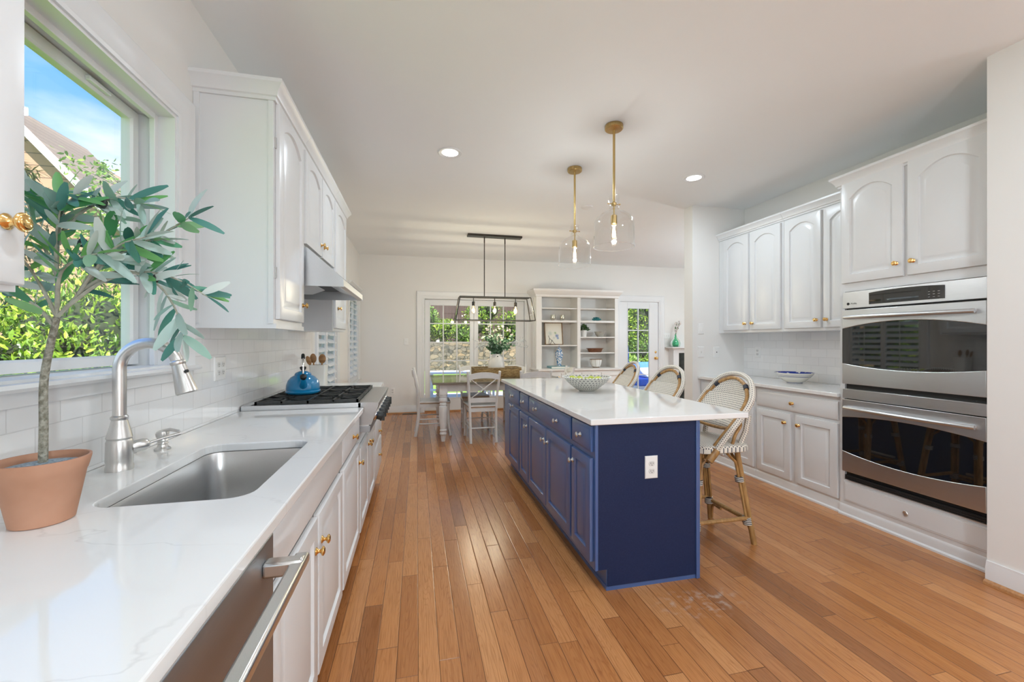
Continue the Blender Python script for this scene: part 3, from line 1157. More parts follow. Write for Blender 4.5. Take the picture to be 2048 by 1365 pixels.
# ---- door_2: back door with a half-width light
d = struct_root('door_2', (4.3, YF, 0))
casing(d, [(D2[1], 0), (D2[1], D2[3]), (D2[0], D2[3]), (D2[0], 0)], far_mp, scale=.93)
mb = MB().box(D2[0], D2[0] + .02, YF - .005, YF + .17, 0, D2[3]).box(D2[1] - .02, D2[1], YF - .005, YF + .17, 0, D2[3]).box(D2[0] + .02, D2[1] - .02, YF - .005, YF + .17, D2[3] - .018, D2[3])
put('jamb', mb, 'trim', d)
put('threshold', MB().box(D2[0] + .02, D2[1] - .02, YF + .0, YF + .17, 0, .012), 'oak', d)
lf = glazed(d, 'leaf', D2[0] + .023, D2[1] - .023, .014, D2[3] - .022, 4.045, 4.53, .15, 1.91, 2, 4, YF + .012)
for z, r in ((1.035, .020), (.915, .028)):
    mb = MB().lathe([(r * 1.15, 0), (r * 1.1, .008), (.010, .012), (.010, .03), (r * .95, .038), (r, .052), (r * .7, .064), (0, .068)] if r > .025 else
                    [(r * 1.2, 0), (r * 1.1, .008), (.012, .012), (.010, .02), (0, .021)], (4.665, YF + .012, z), (0, -1, 0), 16)
    put('door_knob' if r > .025 else 'deadbolt', mb, 'brass', lf)

# ---- tiled backsplash, part of the walls
mb = MB().box(XL, XL + .006, 2.079, 4.13, .87, 1.345).box(XL, XL + .006, -.30, 2.079, .87, W1[2] - .055)
struct('backsplash_left', mb, 'tile_l', smooth=0)
struct('backsplash_right', MB().box(3.594, 3.60, 2.40, 3.97, .875, 1.35), 'tile_r', smooth=0)


# ------------------------------------------------------------------ lamps
def downlight(x, y, label, hidden=False):
    r = thing('recessed_light', label, 'ceiling light', (x, y, CEIL), 'recessed ceiling lights')
    if not hidden:
        mb = MB().lathe([(.062, -.0005), (.066, -.004), (.090, -.007), (.095, -.003), (.096, 0)], (x, y, CEIL), (0, 0, 1), 32, caps=False)
        put('trim_ring', mb, 'trim', r)
    put('lens', MB().lathe([(0, -.002), (.064, -.002)], (x, y, CEIL), (0, 0, 1), 24, caps=False), 'lens', r)
    ld = bpy.data.lights.new('recessed_lamp', 'AREA')
    ld.shape = 'DISK'
    ld.size = .13
    ld.energy = DOWN_W
    ld.color = (.78, .90, 1.0)
    lo = bpy.data.objects.new('recessed_lamp', ld)
    COL.objects.link(lo)
    lo.parent = r
    lo.location = (0, 0, -.012)
    return r


downlight(.253, 3.285, 'round white recessed ceiling light nearest the sink wall cabinets')
downlight(2.45, 3.30, 'round white recessed ceiling light nearest the oven wall cabinets')
# extra recessed lights added out of view to brighten the rooms
for x, y in ((.25, .55), (2.1, .55), (.25, -1.5), (2.1, -1.5), (3.7, -.6), (4.4, 5.7)):
    downlight(x, y, 'added recessed fill light outside the picture')


def bulb_light(parent, p, w, r=.03, col=(.93, .97, 1.0)):
    ld = bpy.data.lights.new('bulb_lamp', 'POINT')
    ld.energy = w
    ld.shadow_soft_size = r
    ld.color = col
    o = bpy.data.objects.new('bulb_lamp', ld)
    COL.objects.link(o)
    o.parent = parent
    o.location = Vector(p) - Vector(parent['_base'])
    return o


def pendant(x, y, label):
    r = thing('pendant_light', label, 'pendant light', (x, y, CEIL), 'glass pendants over the island')
    zt = 2.115                       # lamp holder top
    mb = MB().lathe([(.060, 0), (.062, -.004), (.062, -.026), (.056, -.032), (.010, -.034), (.008, -.05)], (x, y, CEIL), (0, 0, 1), 32)
    put('canopy', mb, 'sbrass', r)
    mb = MB().cyl((x, y, CEIL - .03), (x, y, zt + .10), .0085)
    mb.cyl((x, y, zt + .10), (x, y, zt), .005)
    put('rod', mb, 'sbrass', r)
    mb = MB().lathe([(.014, -.012), (.018, -.004), (.018, .006), (.011, .012)], (x, y, zt + .085), (0, 0, 1), 16)
    mb.cyl((x - .043, y, zt + .085), (x + .043, y, zt + .085), .003, n=8)
    mb.lathe([(0, -.005), (.005, -.003), (.005, .003), (0, .005)], (x - .043, y, zt + .085), (1, 0, 0), 8)
    mb.lathe([(0, -.005), (.005, -.003), (.005, .003), (0, .005)], (x + .043, y, zt + .085), (1, 0, 0), 8)
    put('thumb_screws', mb, 'sbrass', r)
    mb = MB().lathe([(.010, .012), (.021, .004), (.022, -.052), (.017, -.056)], (x, y, zt), (0, 0, 1), 20)
    put('lamp_holder', mb, 'sbrass', r)
    prof = [(.038, .137), (.037, .12), (.034, .095), (.033, .060), (.038, .046), (.058, .033), (.092, .014), (.120, -.012), (.134, -.040), (.138, -.075), (.138, -.14), (.138, -.210)]
    mb = MB().lathe(prof, (x, y, zt), (0, 0, 1), 48, caps=False)
    sh = put('glass_shade', mb, 'shade_glass', r)
    mb = MB()
    ring = [(x + .138 * math.cos(2 * math.pi * k / 48), y + .138 * math.sin(2 * math.pi * k / 48), zt - .210) for k in range(48)]
    mb.tube(ring, .0016, 6, closed=True)
    put('rim', mb, 'rim_glass', sh)
    mb = MB().lathe([(.012, -.056), (.016, -.066), (.021, -.085), (.021, -.145), (.014, -.163), (0, -.168)], (x, y, zt), (0, 0, 1), 20, caps=False)
    b = put('bulb', mb, 'bulb_clear', r)
    mb = MB()
    for k in range(6):
        a = 2 * math.pi * k / 6
        mb.tube([(x + .005 * math.cos(a), y + .005 * math.sin(a), zt - .068), (x + .012 * math.cos(a), y + .012 * math.sin(a), zt - .138)], .0016, 5)
    put('filament', mb, 'filament_hot', b)
    bulb_light(r, (x, y, zt - .112), PEND_W, .016)
    return r


pendant(1.319, 2.619, 'brass pendant with clear glass cloche, the nearer one over the island')
pendant(1.319, 3.346, 'brass pendant with clear glass cloche, the farther one over the island')

# linear chandelier over the dining table
CX_, CY_ = 1.065, 5.735
r = thing('linear_chandelier', 'dark bronze open-frame linear chandelier with three bulbs above the dining table', 'chandelier', (CX_, CY_, CEIL))
put('canopy', MB().box(CX_ - .385, CX_ + .385, CY_ - .06, CY_ + .06, CEIL - .028, CEIL), 'bronze', r, bevel=.003)
for dx in (-.147, .147):
    mb = MB().cyl((CX_ + dx, CY_, CEIL - .028), (CX_ + dx, CY_, CEIL - .11), .008)
    mb.cyl((CX_ + dx, CY_, CEIL - .11), (CX_ + dx, CY_, 1.872), .0065)
    put('rod', mb, 'bronze', r)
zt, zb = 1.868, 1.545
tx, ty, bx, by = .495, .105, .555, .135
tops = [(CX_ + a * tx, CY_ + b * ty, zt) for a, b in ((-1, -1), (1, -1), (1, 1), (-1, 1))]
bots = [(CX_ + a * bx, CY_ + b * by, zb) for a, b in ((-1, -1), (1, -1), (1, 1), (-1, 1))]
mb = MB()
for k in range(4):
    mb.obox(tops[k], tops[(k + 1) % 4], (.010), .010)
    mb.obox(bots[k], bots[(k + 1) % 4], .011, .011)
    mb.obox(tops[k], bots[k], .011, .011, up=(1, .3, 0))
mb.box(CX_ - tx, CX_ + tx, CY_ - .006, CY_ + .006, zt - .005, zt + .005)
put('frame', mb, 'bronze', r)
for k in (1, 3):
    a, b_, c, e = tops[k], tops[(k + 1) % 4], bots[(k + 1) % 4], bots[k]
    put('end_glass', MB().add([a, b_, c, e], [(0, 1, 2, 3)]), 'shade_glass', r, smooth=0, recalc=False)
for dx in (-.30, 0.0, .30):
    x, y = CX_ + dx, CY_
    mb = MB().cyl((x, y, zt), (x, y, zt - .065), .006)
    mb.lathe([(.010, 0), (.021, -.004), (.021, -.062), (.017, -.066)], (x, y, zt - .06), (0, 0, 1), 18)
    put('lamp_holder', mb, 'bronze', r)
    mb = MB().lathe([(.013, -.126), (.022, -.142), (.029, -.165), (.029, -.195), (.020, -.222), (0, -.233)], (x, y, zt), (0, 0, 1), 20, caps=False)
    b = put('bulb', mb, 'bulb_glass', r)
    mb = MB()
    for k in range(5):
        a = 2 * math.pi * k / 5
        mb.tube([(x + .006 * math.cos(a), y + .006 * math.sin(a), zt - .14), (x + .012 * math.cos(a), y + .012 * math.sin(a), zt - .20)], .0022, 5)
    put('filament', mb, 'filament', b)
    bulb_light(r, (x, y, zt - .182), CHAN_W, .028)



def globe_fill(x, y, h, label, k=1.0):  # fill lamp added out of view to lift ceiling and cabinet fronts
    r = thing('fill_lamp', label, 'fill lamp', (x, y, 0), 'added globe fill lamps')
    put('base', MB().lathe([(.14, 0), (.14, .014), (.13, .02), (.02, .026), (.012, .04)], (x, y, 0), (0, 0, 1), 28), 'sbrass', r)
    put('pole', MB().cyl((x, y, .03), (x, y, h - .13), .011), 'sbrass', r)
    prof = [(.13 * math.cos(a) + 1e-6, .13 * math.sin(a)) for a in [math.radians(-88 + 176 * i / 14) for i in range(15)]]
    put('globe', MB().lathe(prof, (x, y, h), (0, 0, 1), 28, caps=False), 'globe_glass', r)
    bulb_light(r, (x, y, h), FILL_W * k, .06, (.79, .91, 1.0))
    return r


globe_fill(.80, -1.40, 1.25, 'added globe fill lamp behind the camera position')
globe_fill(4.15, .1, 1.60, 'added globe fill lamp in the hall past the oven wall', .22)
globe_fill(5.0, 4.72, 1.60, 'added globe fill lamp in the family room behind the corner wall', .7)

mb = MB().lathe([(.0, -.018), (.05, -.018), (.062, -.012), (.066, 0)], (1.829, 4.275, CEIL), (0, 0, 1), 32, caps=False)
tag(put('smoke_detector', mb, 'plastic'), 'small round white detector disc on the ceiling behind the pendants', 'detector')


# ------------------------------------------------------------------ sink-wall base run (faces +x)
XF, XD = -.345, -.322            # carcass front, door faces
ZC = .87                         # worktop height


def base_left(name, label, y0, y1, top=.838, hollow=False):
    r = thing(name, label, 'cabinet', (-.64, (y0 + y1) / 2, 0), 'white base cabinets on the sink wall')
    mb = MB()
    if hollow:                     # open-topped carcass: room for the sink bowl
        mb.box(XL + .01, XF, y0, y1, .105, .125).box(XL + .01, XL + .025, y0, y1, .125, .838).box(XF - .018, XF, y0, y1, .125, .838)
        mb.box(XL + .025, XF - .018, y0, y0 + .018, .125, .838).box(XL + .025, XF - .018, y1 - .018, y1, .125, .838)
    else:
        mb.box(XL + .01, XF, y0, y1, .105, top)
    mb.box(XL + .01, -.42, y0, y1, 0, .105)
    put('body', mb, 'cab', r)
    return r


r = base_left('base_cabinet', 'white base cabinet beyond the dishwasher, out of the picture', -.30, .395)
door_part(r, face_px(XD, -.28, .125), .655, .555, 'cab', knob_at=(.60, .50))

r = thing('dishwasher', 'stainless steel dishwasher with a bar handle under the white worktop', 'dishwasher', (-.6, .71, 0))
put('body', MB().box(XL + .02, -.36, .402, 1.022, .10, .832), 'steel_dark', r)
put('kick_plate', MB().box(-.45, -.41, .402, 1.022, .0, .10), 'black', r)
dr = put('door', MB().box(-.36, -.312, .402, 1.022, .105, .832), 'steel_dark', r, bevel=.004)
mb = MB().box(-.262, -.232, .425, 1.0, .768, .792)
mb.box(-.312, -.235, .445, .477, .764, .796).box(-.312, -.235, .948, .980, .764, .796)
put('handle', mb, 'nickel', dr, bevel=.006)

r = base_left('base_cabinet', 'white sink cabinet with two panelled doors between the dishwasher and the drawer cabinet', 1.028, 1.985, hollow=True)
drawer_part(r, face_px(XD, 1.05, .695), .915, .135, 'cab', name='false_front')
door_part(r, face_px(XD, 1.05, .125), .445, .545, 'cab', knob_at=(.412, .445))
door_part(r, face_px(XD, 1.515, .125), .450, .545, 'cab', knob_at=(.033, .445))

r = base_left('base_cabinet', 'white base cabinet with one drawer over one door beside the cooktop', 1.985, 2.555)
drawer_part(r, face_px(XD, 2.005, .695), .525, .135, 'cab', [(.262, .068)])
door_part(r, face_px(XD, 2.005, .125), .525, .545, 'cab', knob_at=(.487, .440))

r = base_left('base_cabinet', 'white base cabinet with two doors under the cooktop', 2.56, 3.445, top=.700)
bm_ = MB()
door_part(r, face_px(XD, 2.58, .125), .412, .50, 'cab', knob_at=(.375, .435))
door_part(r, face_px(XD, 3.01, .125), .412, .50, 'cab', knob_at=(.037, .435))

r = base_left('base_cabinet', 'white stack of drawers at the far end of the sink wall run', 3.45, 4.06)
drawer_part(r, face_px(XD, 3.47, .695), .57, .135, 'cab', [(.285, .068)])
drawer_part(r, face_px(XD, 3.47, .415), .57, .255, 'cab', [(.285, .065)])
drawer_part(r, face_px(XD, 3.47, .125), .57, .265, 'cab', [(.285, .150)])


# worktop with the sink cut-out
def rrect(x0, x1, y0, y1, r, n=6):
    pts = []
    for cx, cy, a in ((x1 - r, y1 - r, 0), (x0 + r, y1 - r, 90), (x0 + r, y0 + r, 180), (x1 - r, y0 + r, 270)):
        for i in range(n + 1):
            t = math.radians(a + 90 * i / n)
            pts.append((cx + r * math.cos(t), cy + r * math.sin(t)))
    return pts


SX0, SX1, SY0, SY1 = -.755, -.408, 1.155, 1.765
hole = rrect(SX0, SX1, SY0, SY1, .055)
outer = [(XL + .006, -.30), (-.305, -.30), (-.305, 2.555), (XL + .006, 2.555)]
bm = bmesh.new()


def loop_verts(pts, z):
    return [bm.verts.new((a, b, z)) for a, b in pts]


ring = {}
for z in (ZC - .030, ZC):
    o, h = loop_verts(outer, z), loop_verts(hole, z)
    es = [bm.edges.new((q[i], q[(i + 1) % len(q)])) for q in (o, h) for i in range(len(q))]
    bmesh.ops.triangle_fill(bm, edges=es, use_beauty=True)
    inside = [f for f in bm.faces if abs(f.calc_center_median().z - z) < 1e-6 and all((v in h) for v in f.verts)]
    bmesh.ops.delete(bm, geom=inside, context='FACES_ONLY')
    ring[z] = (o, h)
for q in (0, 1):
    a, b = ring[ZC - .030][q], ring[ZC][q]
    for i in range(len(a)):
        j = (i + 1) % len(a)
        bm.faces.new((a[i], a[j], b[j], b[i]))
bmesh.ops.recalc_face_normals(bm, faces=bm.faces)
me = bpy.data.meshes.new('worktop')
bm.to_mesh(me)
bm.free()
me.materials.append(M['quartz'])
ob = bpy.data.objects.new('worktop', me)
COL.objects.link(ob)
bv = ob.modifiers.new('edge', 'BEVEL')
bv.width = .004
bv.segments = 2
bv.limit_method = 'ANGLE'
tag(ob, 'long white quartz worktop with the sink cut into it, under the window', 'worktop')
mb = MB().box(XL + .006, -.305, 3.425, 4.085, ZC - .030, ZC)
tag(put('worktop', mb, 'quartz', bevel=.004), 'short white quartz worktop past the cooktop holding the utensil crock', 'worktop')

# undermount sink
r = thing('kitchen_sink', 'deep stainless steel undermount sink set into the white worktop', 'sink', (-.58, 1.46, .62))
rings = []
for ins, z, rr in ((-.022, .8395, .065), (.000, .8395, .055), (.004, .825, .055), (.012, .655, .055), (.030, .632, .06), (.075, .622, .05)):
    rings.append([(a, b, z) for a, b in rrect(SX0 + ins, SX1 - ins, SY0 + ins, SY1 - ins, rr)])
mb = MB().loops(rings, lambda a, b, d: (a, b, d), cap1=True)
put('bowl', mb, 'steel_sink', r, recalc=False)
mb = MB().lathe([(.058, .003), (.052, .005), (.040, .002), (0, .001)], (-.60, 1.46, .6215), (0, 0, 1), 24, caps=False)
put('drain', mb, 'chrome', r)

# pull-down faucet
fx, fy = -.874, 1.482
r = thing('faucet', 'brushed nickel pull-down kitchen faucet with an arched spout behind the sink', 'faucet', (fx, fy, ZC))
mb = MB().lathe([(.0335, 0), (.0335, .010), (.031, .016), (.0325, .030), (.032, .060), (.0315, .085), (.029, .092), (.0315, .098), (.029, .108), (.021, .140), (.019, .150),
                 (.0215, .154), (.0215, .160), (.0175, .164)], (fx, fy, ZC), (0, 0, 1), 28)
put('body', mb, 'nickel', r)
# spout: straight riser, half turn towards the bowl, short drop
pts = [(fx, fy, ZC + .16), (fx, fy, ZC + .30)]
pts += arc((fx + .077, fy, ZC + .305), .077, math.pi, math.radians(14), 18)
mb = MB().tube(pts, .0165, 16)
put('spout', mb, 'nickel', r)
e0 = Vector(pts[-1])
dr_ = Vector((.26, 0, -.966)).normalized()
mb = MB().lathe([(.0175, -.004), (.0205, 0), (.0205, .006), (.018, .010), (.020, .030), (.026, .072), (.0285, .092), (.029, .098), (.026, .102), (0, .101)], e0, dr_, 24)
hd = put('spray_head', mb, 'nickel', r)
mb = MB().lathe([(.005, 0), (.005, .006), (0, .007)], e0 + dr_ * .04 + Vector((.018, -.012, .01)), (.8, -.5, .2), 10)
put('button', mb, 'rubber', hd)
hb = Vector((fx + .02, fy + .018, ZC + .062))
hdv = Vector((.68, .70, .10)).normalized()
mb = MB().lathe([(.017, 0), (.019, .012), (.019, .030), (.015, .040), (.009, .044)], hb, hdv, 18)
mb.tube([hb + hdv * .04, hb + hdv * .075 + Vector((0, 0, .004)), hb + hdv * .125 + Vector((0, 0, .006))], [.0045, .004, .0055], 10)
put('lever', mb, 'nickel', r)

mb = MB().lathe([(.024, 0), (.024, .006), (.016, .012), (.014, .020), (.017, .024), (.014, .029), (.017, .034), (.014, .040), (.018, .046), (.020, .058), (.017, .066), (.008, .070)], (-.885, 1.72, ZC), (0, 0, 1), 22)
mb.tube([(-.885, 1.72, ZC + .066), (-.86, 1.715, ZC + .072), (-.825, 1.705, ZC + .066)], [.006, .006, .0045], 10)
tag(put('soap_dispenser', mb, 'nickel'), 'small brushed nickel soap pump set in the worktop beside the faucet', 'soap dispenser')


# ------------------------------------------------------------------ cooktop, hood, kettle
RY0, RY1 = 2.562, 3.418
ZR = .897
r = thing('cooktop', 'stainless steel gas cooktop with black grates and front control knobs set into the worktop', 'cooktop', (-.58, 2.99, .84))
mb = MB().box(XL + .014, -.275, RY0 + .002, RY1 - .002, .724, ZR - .031)
put('body', mb, 'steel', r)
mb = MB().box(XL + .012, -.32, RY0, RY0 + .014, ZR - .03, ZR).box(XL + .012, -.32, RY1 - .014, RY1, ZR - .03, ZR)
mb.box(XL + .012, -.90, RY0 + .014, RY1 - .014, ZR - .03, ZR + .002)
put('rim', mb, 'steel', r, bevel=.002)
put('drip_tray', MB().box(-.90, -.33, RY0 + .014, RY1 - .014, ZR - .020, ZR - .011), 'iron', r)
mb = MB().prism([(-.335, ZR), (-.232, ZR), (-.222, ZR - .006), (-.222, ZR - .018), (-.262, ZR - .128), (-.262, ZR - .132), (-.335, ZR - .132)], lambda a, b, d: (a, d, b), RY0, RY1)
put('control_panel', mb, 'steel_mid', r)
put('lower_trim', MB().box(-.40, -.268, RY0, RY1, ZR - .175, ZR - .138), 'steel_dark', r, bevel=.002)
nrm = Vector((.94, 0, -.34)).normalized()
for i in range(6):
    yy = RY0 + .085 + i * (RY1 - RY0 - .17) / 5
    o = Vector((-.246, yy, ZR - .084))
    mb = MB().lathe([(.037, -.002), (.037, .005), (.031, .012), (.026, .014)], o, nrm, 24)
    bz = put('bezel', mb, 'chrome', r)
    mb = MB().lathe([(.025, .010), (.027, .014), (.026, .036), (.020, .045), (0, .046)], o, nrm, 20)
    mb.obox(o + nrm * .042 + Vector((0, 0, -.027)), o + nrm * .042 + Vector((0, 0, .027)), .014, .028, up=nrm)
    put('knob', mb, 'iron', bz, bevel=.001)
n_g = 3
for i in range(n_g):
    a = RY0 + .02 + i * (RY1 - RY0 - .04) / n_g + .003
    b = RY0 + .02 + (i + 1) * (RY1 - RY0 - .04) / n_g - .003
    x0, x1 = -.888, -.338
    z0, z1 = ZR - .006, ZR + .018
    mb = MB()
    t = .011
    mb.box(x0, x1, a, a + t, z1 - .018, z1).box(x0, x1, b - t, b, z1 - .018, z1)
    mb.box(x0, x0 + t, a, b, z1 - .018, z1).box(x1 - t, x1, a, b, z1 - .018, z1)
    xm, ym = (x0 + x1) / 2, (a + b) / 2
    mb.box(xm - t / 2, xm + t / 2, a, b, z1 - .016, z1 + .001)
    for cx in ((x0 + xm) / 2, (x1 + xm) / 2):
        for k in range(8):
            an = math.radians(45 * k)
            if k % 2 == 0:
                R_ = (x1 - x0) / 4 if k in (0, 4) else (b - a) / 2
            else:
                R_ = min((x1 - x0) / 4, (b - a) / 2) * 1.28
            p0 = Vector((cx + .035 * math.cos(an), ym + .035 * math.sin(an), z1 - .005))
            p1 = Vector((cx + R_ * math.cos(an), ym + R_ * math.sin(an), z1 - .005))
            mb.obox(p0, p1, .009, .014)
    for cx in (x0 + .006, x1 - .006):
        for cy in (a + .006, b - .006):
            mb.box(cx - .006, cx + .006, cy - .006, cy + .006, z0 - .006, z1 - .01)
    put('grate', mb, 'iron', r)
    for cx in ((x0 + xm) / 2, (x1 + xm) / 2):
        mb = MB().lathe([(.052, -.012), (.052, -.004), (.044, .000), (.044, .004), (.030, .009), (0, .010)], (cx, ym, ZR - .005), (0, 0, 1), 24)
        put('burner', mb, 'iron', r)

kx, ky, kz = -.722, 2.93, ZR + .019
r = thing('tea_kettle', 'glossy blue enamel tea kettle on the cooktop grate', 'kettle', (kx, ky, kz))
mb = MB().lathe([(.085, 0), (.098, .006), (.1045, .014), (.1045, .020), (.100, .024), (.101, .034), (.099, .060), (.090, .088), (.072, .110), (.052, .121), (.049, .123)], (kx, ky, kz), (0, 0, 1), 36)
put('body', mb, 'kettle', r)
mb = MB().lathe([(.050, .121), (.051, .126), (.044, .137), (.024, .146), (.012, .148)], (kx, ky, kz), (0, 0, 1), 28)
ld_ = put('lid', mb, 'kettle', r)
mb = MB().lathe([(.009, .146), (.011, .152), (.018, .160), (.020, .172), (.014, .176), (0, .177)], (kx, ky, kz), (0, 0, 1), 18)
put('lid_knob', mb, 'rubber', ld_)
sd = Vector((.25, -.97, 0)).normalized()
c0 = Vector((kx, ky, kz))
pts = smooth_path([c0 + sd * .080 + Vector((0, 0, .055)), c0 + sd * .112 + Vector((0, 0, .080)), c0 + sd * .135 + Vector((0, 0, .112))], 6)
mb = MB().tube(pts, [.026 - .012 * i / (len(pts) - 1) for i in range(len(pts))], 14)
put('spout', mb, 'kettle', r)
mb = MB().lathe([(.016, -.004), (.019, .004), (.019, .016), (.010, .022), (0, .022)], pts[-1], (pts[-1] - pts[-2]), 16)
put('whistle', mb, 'rubber', r)
hp = []
for a in [math.radians(12 + 156 * i / 16) for i in range(17)]:
    hp.append(c0 + sd * (.075 * math.cos(a)) + Vector((0, 0, .105 + .145 * math.sin(a))))
mb = MB().tube(hp, .0055, 10)
h_ = put('handle', mb, 'chrome', r)
mb = MB().tube(hp[5:12], .011, 12)
put('grip', mb, 'rubber', h_)

# range hood under the short cabinet
HY0, HY1 = 2.575, 3.445
r = thing('range_hood', 'slanted stainless steel range hood under the short wall cabinet', 'range hood', (-.7, 3.0, 1.80))
prof = [(XL + .01, 1.795), (-.615, 1.795), (-.425, 1.625), (-.418, 1.618), (-.418, 1.582), (-.428, 1.575), (-.445, 1.575), (-.448, 1.590), (-.64, 1.66), (XL + .01, 1.66)]
mb = MB().prism(prof, lambda a, b, d: (a, d, b), HY0 + .004, HY1 - .004)
put('shell', mb, 'steel', r)
for yy in (HY0, HY1 - .006):
    mb = MB().prism([(XL + .01, 1.796), (-.613, 1.796), (-.420, 1.622), (-.416, 1.575), (XL + .01, 1.575)], lambda a, b, d: (a, d, b), yy, yy + .006)
    put('side_panel', mb, 'steel', r)
put('underside', MB().box(-.93, -.46, HY0 + .008, HY1 - .008, 1.640, 1.6585), 'iron', r)
mb = MB().prism([(-.90, 1.64), (-.70, 1.64), (-.62, 1.61), (-.70, 1.578), (-.90, 1.578)], lambda a, b, d: (a, d, b), HY0 + .02, HY0 + .52)
put('filter_box', mb, 'steel', r, bevel=.003)
for yy in (2.92, 2.98, 3.04):
    mb = MB().lathe([(.018, 0), (.018, -.010), (.014, -.016), (0, -.016)], (-.475, yy, 1.640), (0, 0, 1), 16)
    put('knob', mb, 'iron', r)

# utensil crock with wooden spoons
r = thing('utensil_crock', 'square off-white ceramic crock behind the kettle', 'crock', (-.835, 3.90, ZC))
mb = MB()
q = [rrect(-.835 - s, -.835 + s, 3.90 - s, 3.90 + s, .014, 3) for s in (.058, .066, .067, .061, .054)]
zz = (ZC + .001, ZC + .175, ZC + .182, ZC + .180, ZC + .02)
mb.loops([[(a, b, z) for a, b in ring_] for ring_, z in zip(q, zz)], lambda a, b, d: (a, b, d), cap0=True)
put('body', mb, 'ceramic', r)


def spoon(p0, p1, w, mat, label, cat):
    """slim handle and a broad flattened bowl, its face towards the room"""
    p0, p1 = Vector(p0), Vector(p1)
    d = (p1 - p0).normalized()
    mb = MB().tube([p0, p0 + d * .13, p1 - d * .07], [.006, .006, .007], 8)
    prof = [(w * math.cos(t) + 1e-6, .042 * math.sin(t)) for t in [math.radians(-90 + 180 * i / 12) for i in range(13)]]
    mb.lathe(prof, p1 - d * .040, d, 16, caps=False, sx=.36, sy=1.0)
    return tag(put('wooden_spoon', mb, mat), label, cat, None)


spoon((-.86, 3.88, ZC + .03), (-.875, 3.865, 1.148), .026, 'wood_mid', 'broad wooden spoon standing upright in the square crock', 'spoon')
spoon((-.82, 3.92, ZC + .03), (-.805, 3.90, 1.142), .030, 'wood_mid', 'round-headed wooden spoon leaning out of the square crock over its edge', 'spoon')
spoon((-.845, 3.87, ZC + .03), (-.915, 3.84, 1.128), .020, 'wood_mid', 'narrow wooden spoon at the wall side of the square crock', 'spoon')


# ------------------------------------------------------------------ sink-wall wall cabinets
UX, UXD = -.640, -.620
UB, UT = 1.338, 2.347


def upper_left(label, y0, y1, zb=UB):
    r = thing('wall_cabinet', label, 'cabinet', (-.8, (y0 + y1) / 2, zb), 'white wall cabinets on the sink wall')
    mb = MB().box(XL + .001, UX, y0, y1, zb, UT + .02)
    put('body', mb, 'cab', r)
    return r


r = upper_left('white wall cabinet with one tall arched door beside the sink window', 2.095, 2.572)
door_part(r, face_px(UXD, 2.118, UB + .022), .425, 1.0, 'cab', arch=.055, knob_at=(.390, .095))
crown(r, [(UX, 2.572), (UX, 2.095), (XL, 2.095)][::1], UT + .01)
mb = MB().box(XL + .002, UX - .028, 2.091, 2.0955, UB, UT + .01)
mb = MB().box(XL + .002, XL + .024, 2.087, 2.0955, UB, UT + .01).box(UX - .022, UX, 2.089, 2.0955, UB, UT + .01)
put('end_stile', mb, 'cab', r)
mb = MB().box(UX - .005, UX + .010, 2.095, 2.572, UB - .022, UB + .001).box(XL, UX - .005, 2.095, 2.115, UB - .022, UB)
put('light_rail', mb, 'cab', r)
for zz in (1.55, 2.15):
    put('hinge', MB().box(UX - .002, UX + .006, 2.108, 2.118, zz, zz + .05), 'nickel', r)

r = upper_left('short white wall cabinet with two arched doors above the range hood', 2.574, 3.446, 1.80)
door_part(r, face_px(UXD, 2.592, 1.820), .408, .54, 'cab', arch=.048, knob_at=(.375, .075))
door_part(r, face_px(UXD, 3.02, 1.820), .408, .54, 'cab', arch=.048, knob_at=(.033, .075))
crown(r, [(UX, 3.446), (UX, 2.574)], UT + .01)

r = upper_left('white wall cabinet with one arched door at the far end past the hood', 3.448, 4.02)
door_part(r, face_px(UXD, 3.48, UB + .022), .50, 1.0, 'cab', arch=.055, knob_at=(.10, .16))
crown(r, [(XL, 4.02), (UX, 4.02), (UX, 3.448)], UT + .01)

r = upper_left('white wall cabinet at the picture edge in front of the sink window, brass knob showing', -.10, .842)
door_part(r, face_px(UXD, -.08, UB + .010), .45, 1.0, 'cab', arch=.055, knob_at=(.41, .095))
door_part(r, face_px(UXD, .385, UB + .010), .45, 1.0, 'cab', arch=.055, knob_at=(.415, .095))
crown(r, [(XL, .842), (UX, .842), (UX, -.10)], UT + .01)


# ------------------------------------------------------------------ oven wall (faces -x)
CX, CD = 3.035, 3.015          # carcass front, door faces


def base_right(label, y0, y1):
    r = thing('base_cabinet', label, 'cabinet', (3.3, (y0 + y1) / 2, 0), 'white base cabinets on the oven wall')
    mb = MB().box(CX, 3.592, y0, y1, 0, .843)
    put('body', mb, 'cab', r)
    mb = MB().sweep([(CX, y0), (CX, y1)], [(0, 0), (.020, 0), (.020, .012), (.008, .020), (.008, .060), (.003, .074), (0, .078)], lambda a, b, d: (a, b, d))
    put('toe_molding', mb, 'cab', r)
    return r


r = base_right('white base cabinet with one wide drawer over two panelled doors beside the ovens', 2.425, 3.205)
drawer_part(r, face_nx(CD, 3.185, .675), .745, .135, 'cab', [(.372, .068)])
door_part(r, face_nx(CD, 3.185, .098), .348, .552, 'cab', knob_at=(.300, .475))
door_part(r, face_nx(CD, 2.790, .098), .350, .552, 'cab', knob_at=(.035, .475))
r = base_right('white base cabinet with a drawer and two doors in the corner behind the stools', 3.207, 3.968)
drawer_part(r, face_nx(CD, 3.945, .675), .715, .135, 'cab', [(.357, .068)])
door_part(r, face_nx(CD, 3.945, .098), .335, .552, 'cab', knob_at=(.300, .475))
door_part(r, face_nx(CD, 3.570, .098), .340, .552, 'cab', knob_at=(.035, .475))
mb = MB().box(2.995, 3.593, 2.425, 3.969, .845, .875)
tag(put('worktop', mb, 'quartz', bevel=.004), 'white quartz worktop on the base cabinets between the ovens and the corner', 'worktop')

RUX, RUD = 3.268, 3.248


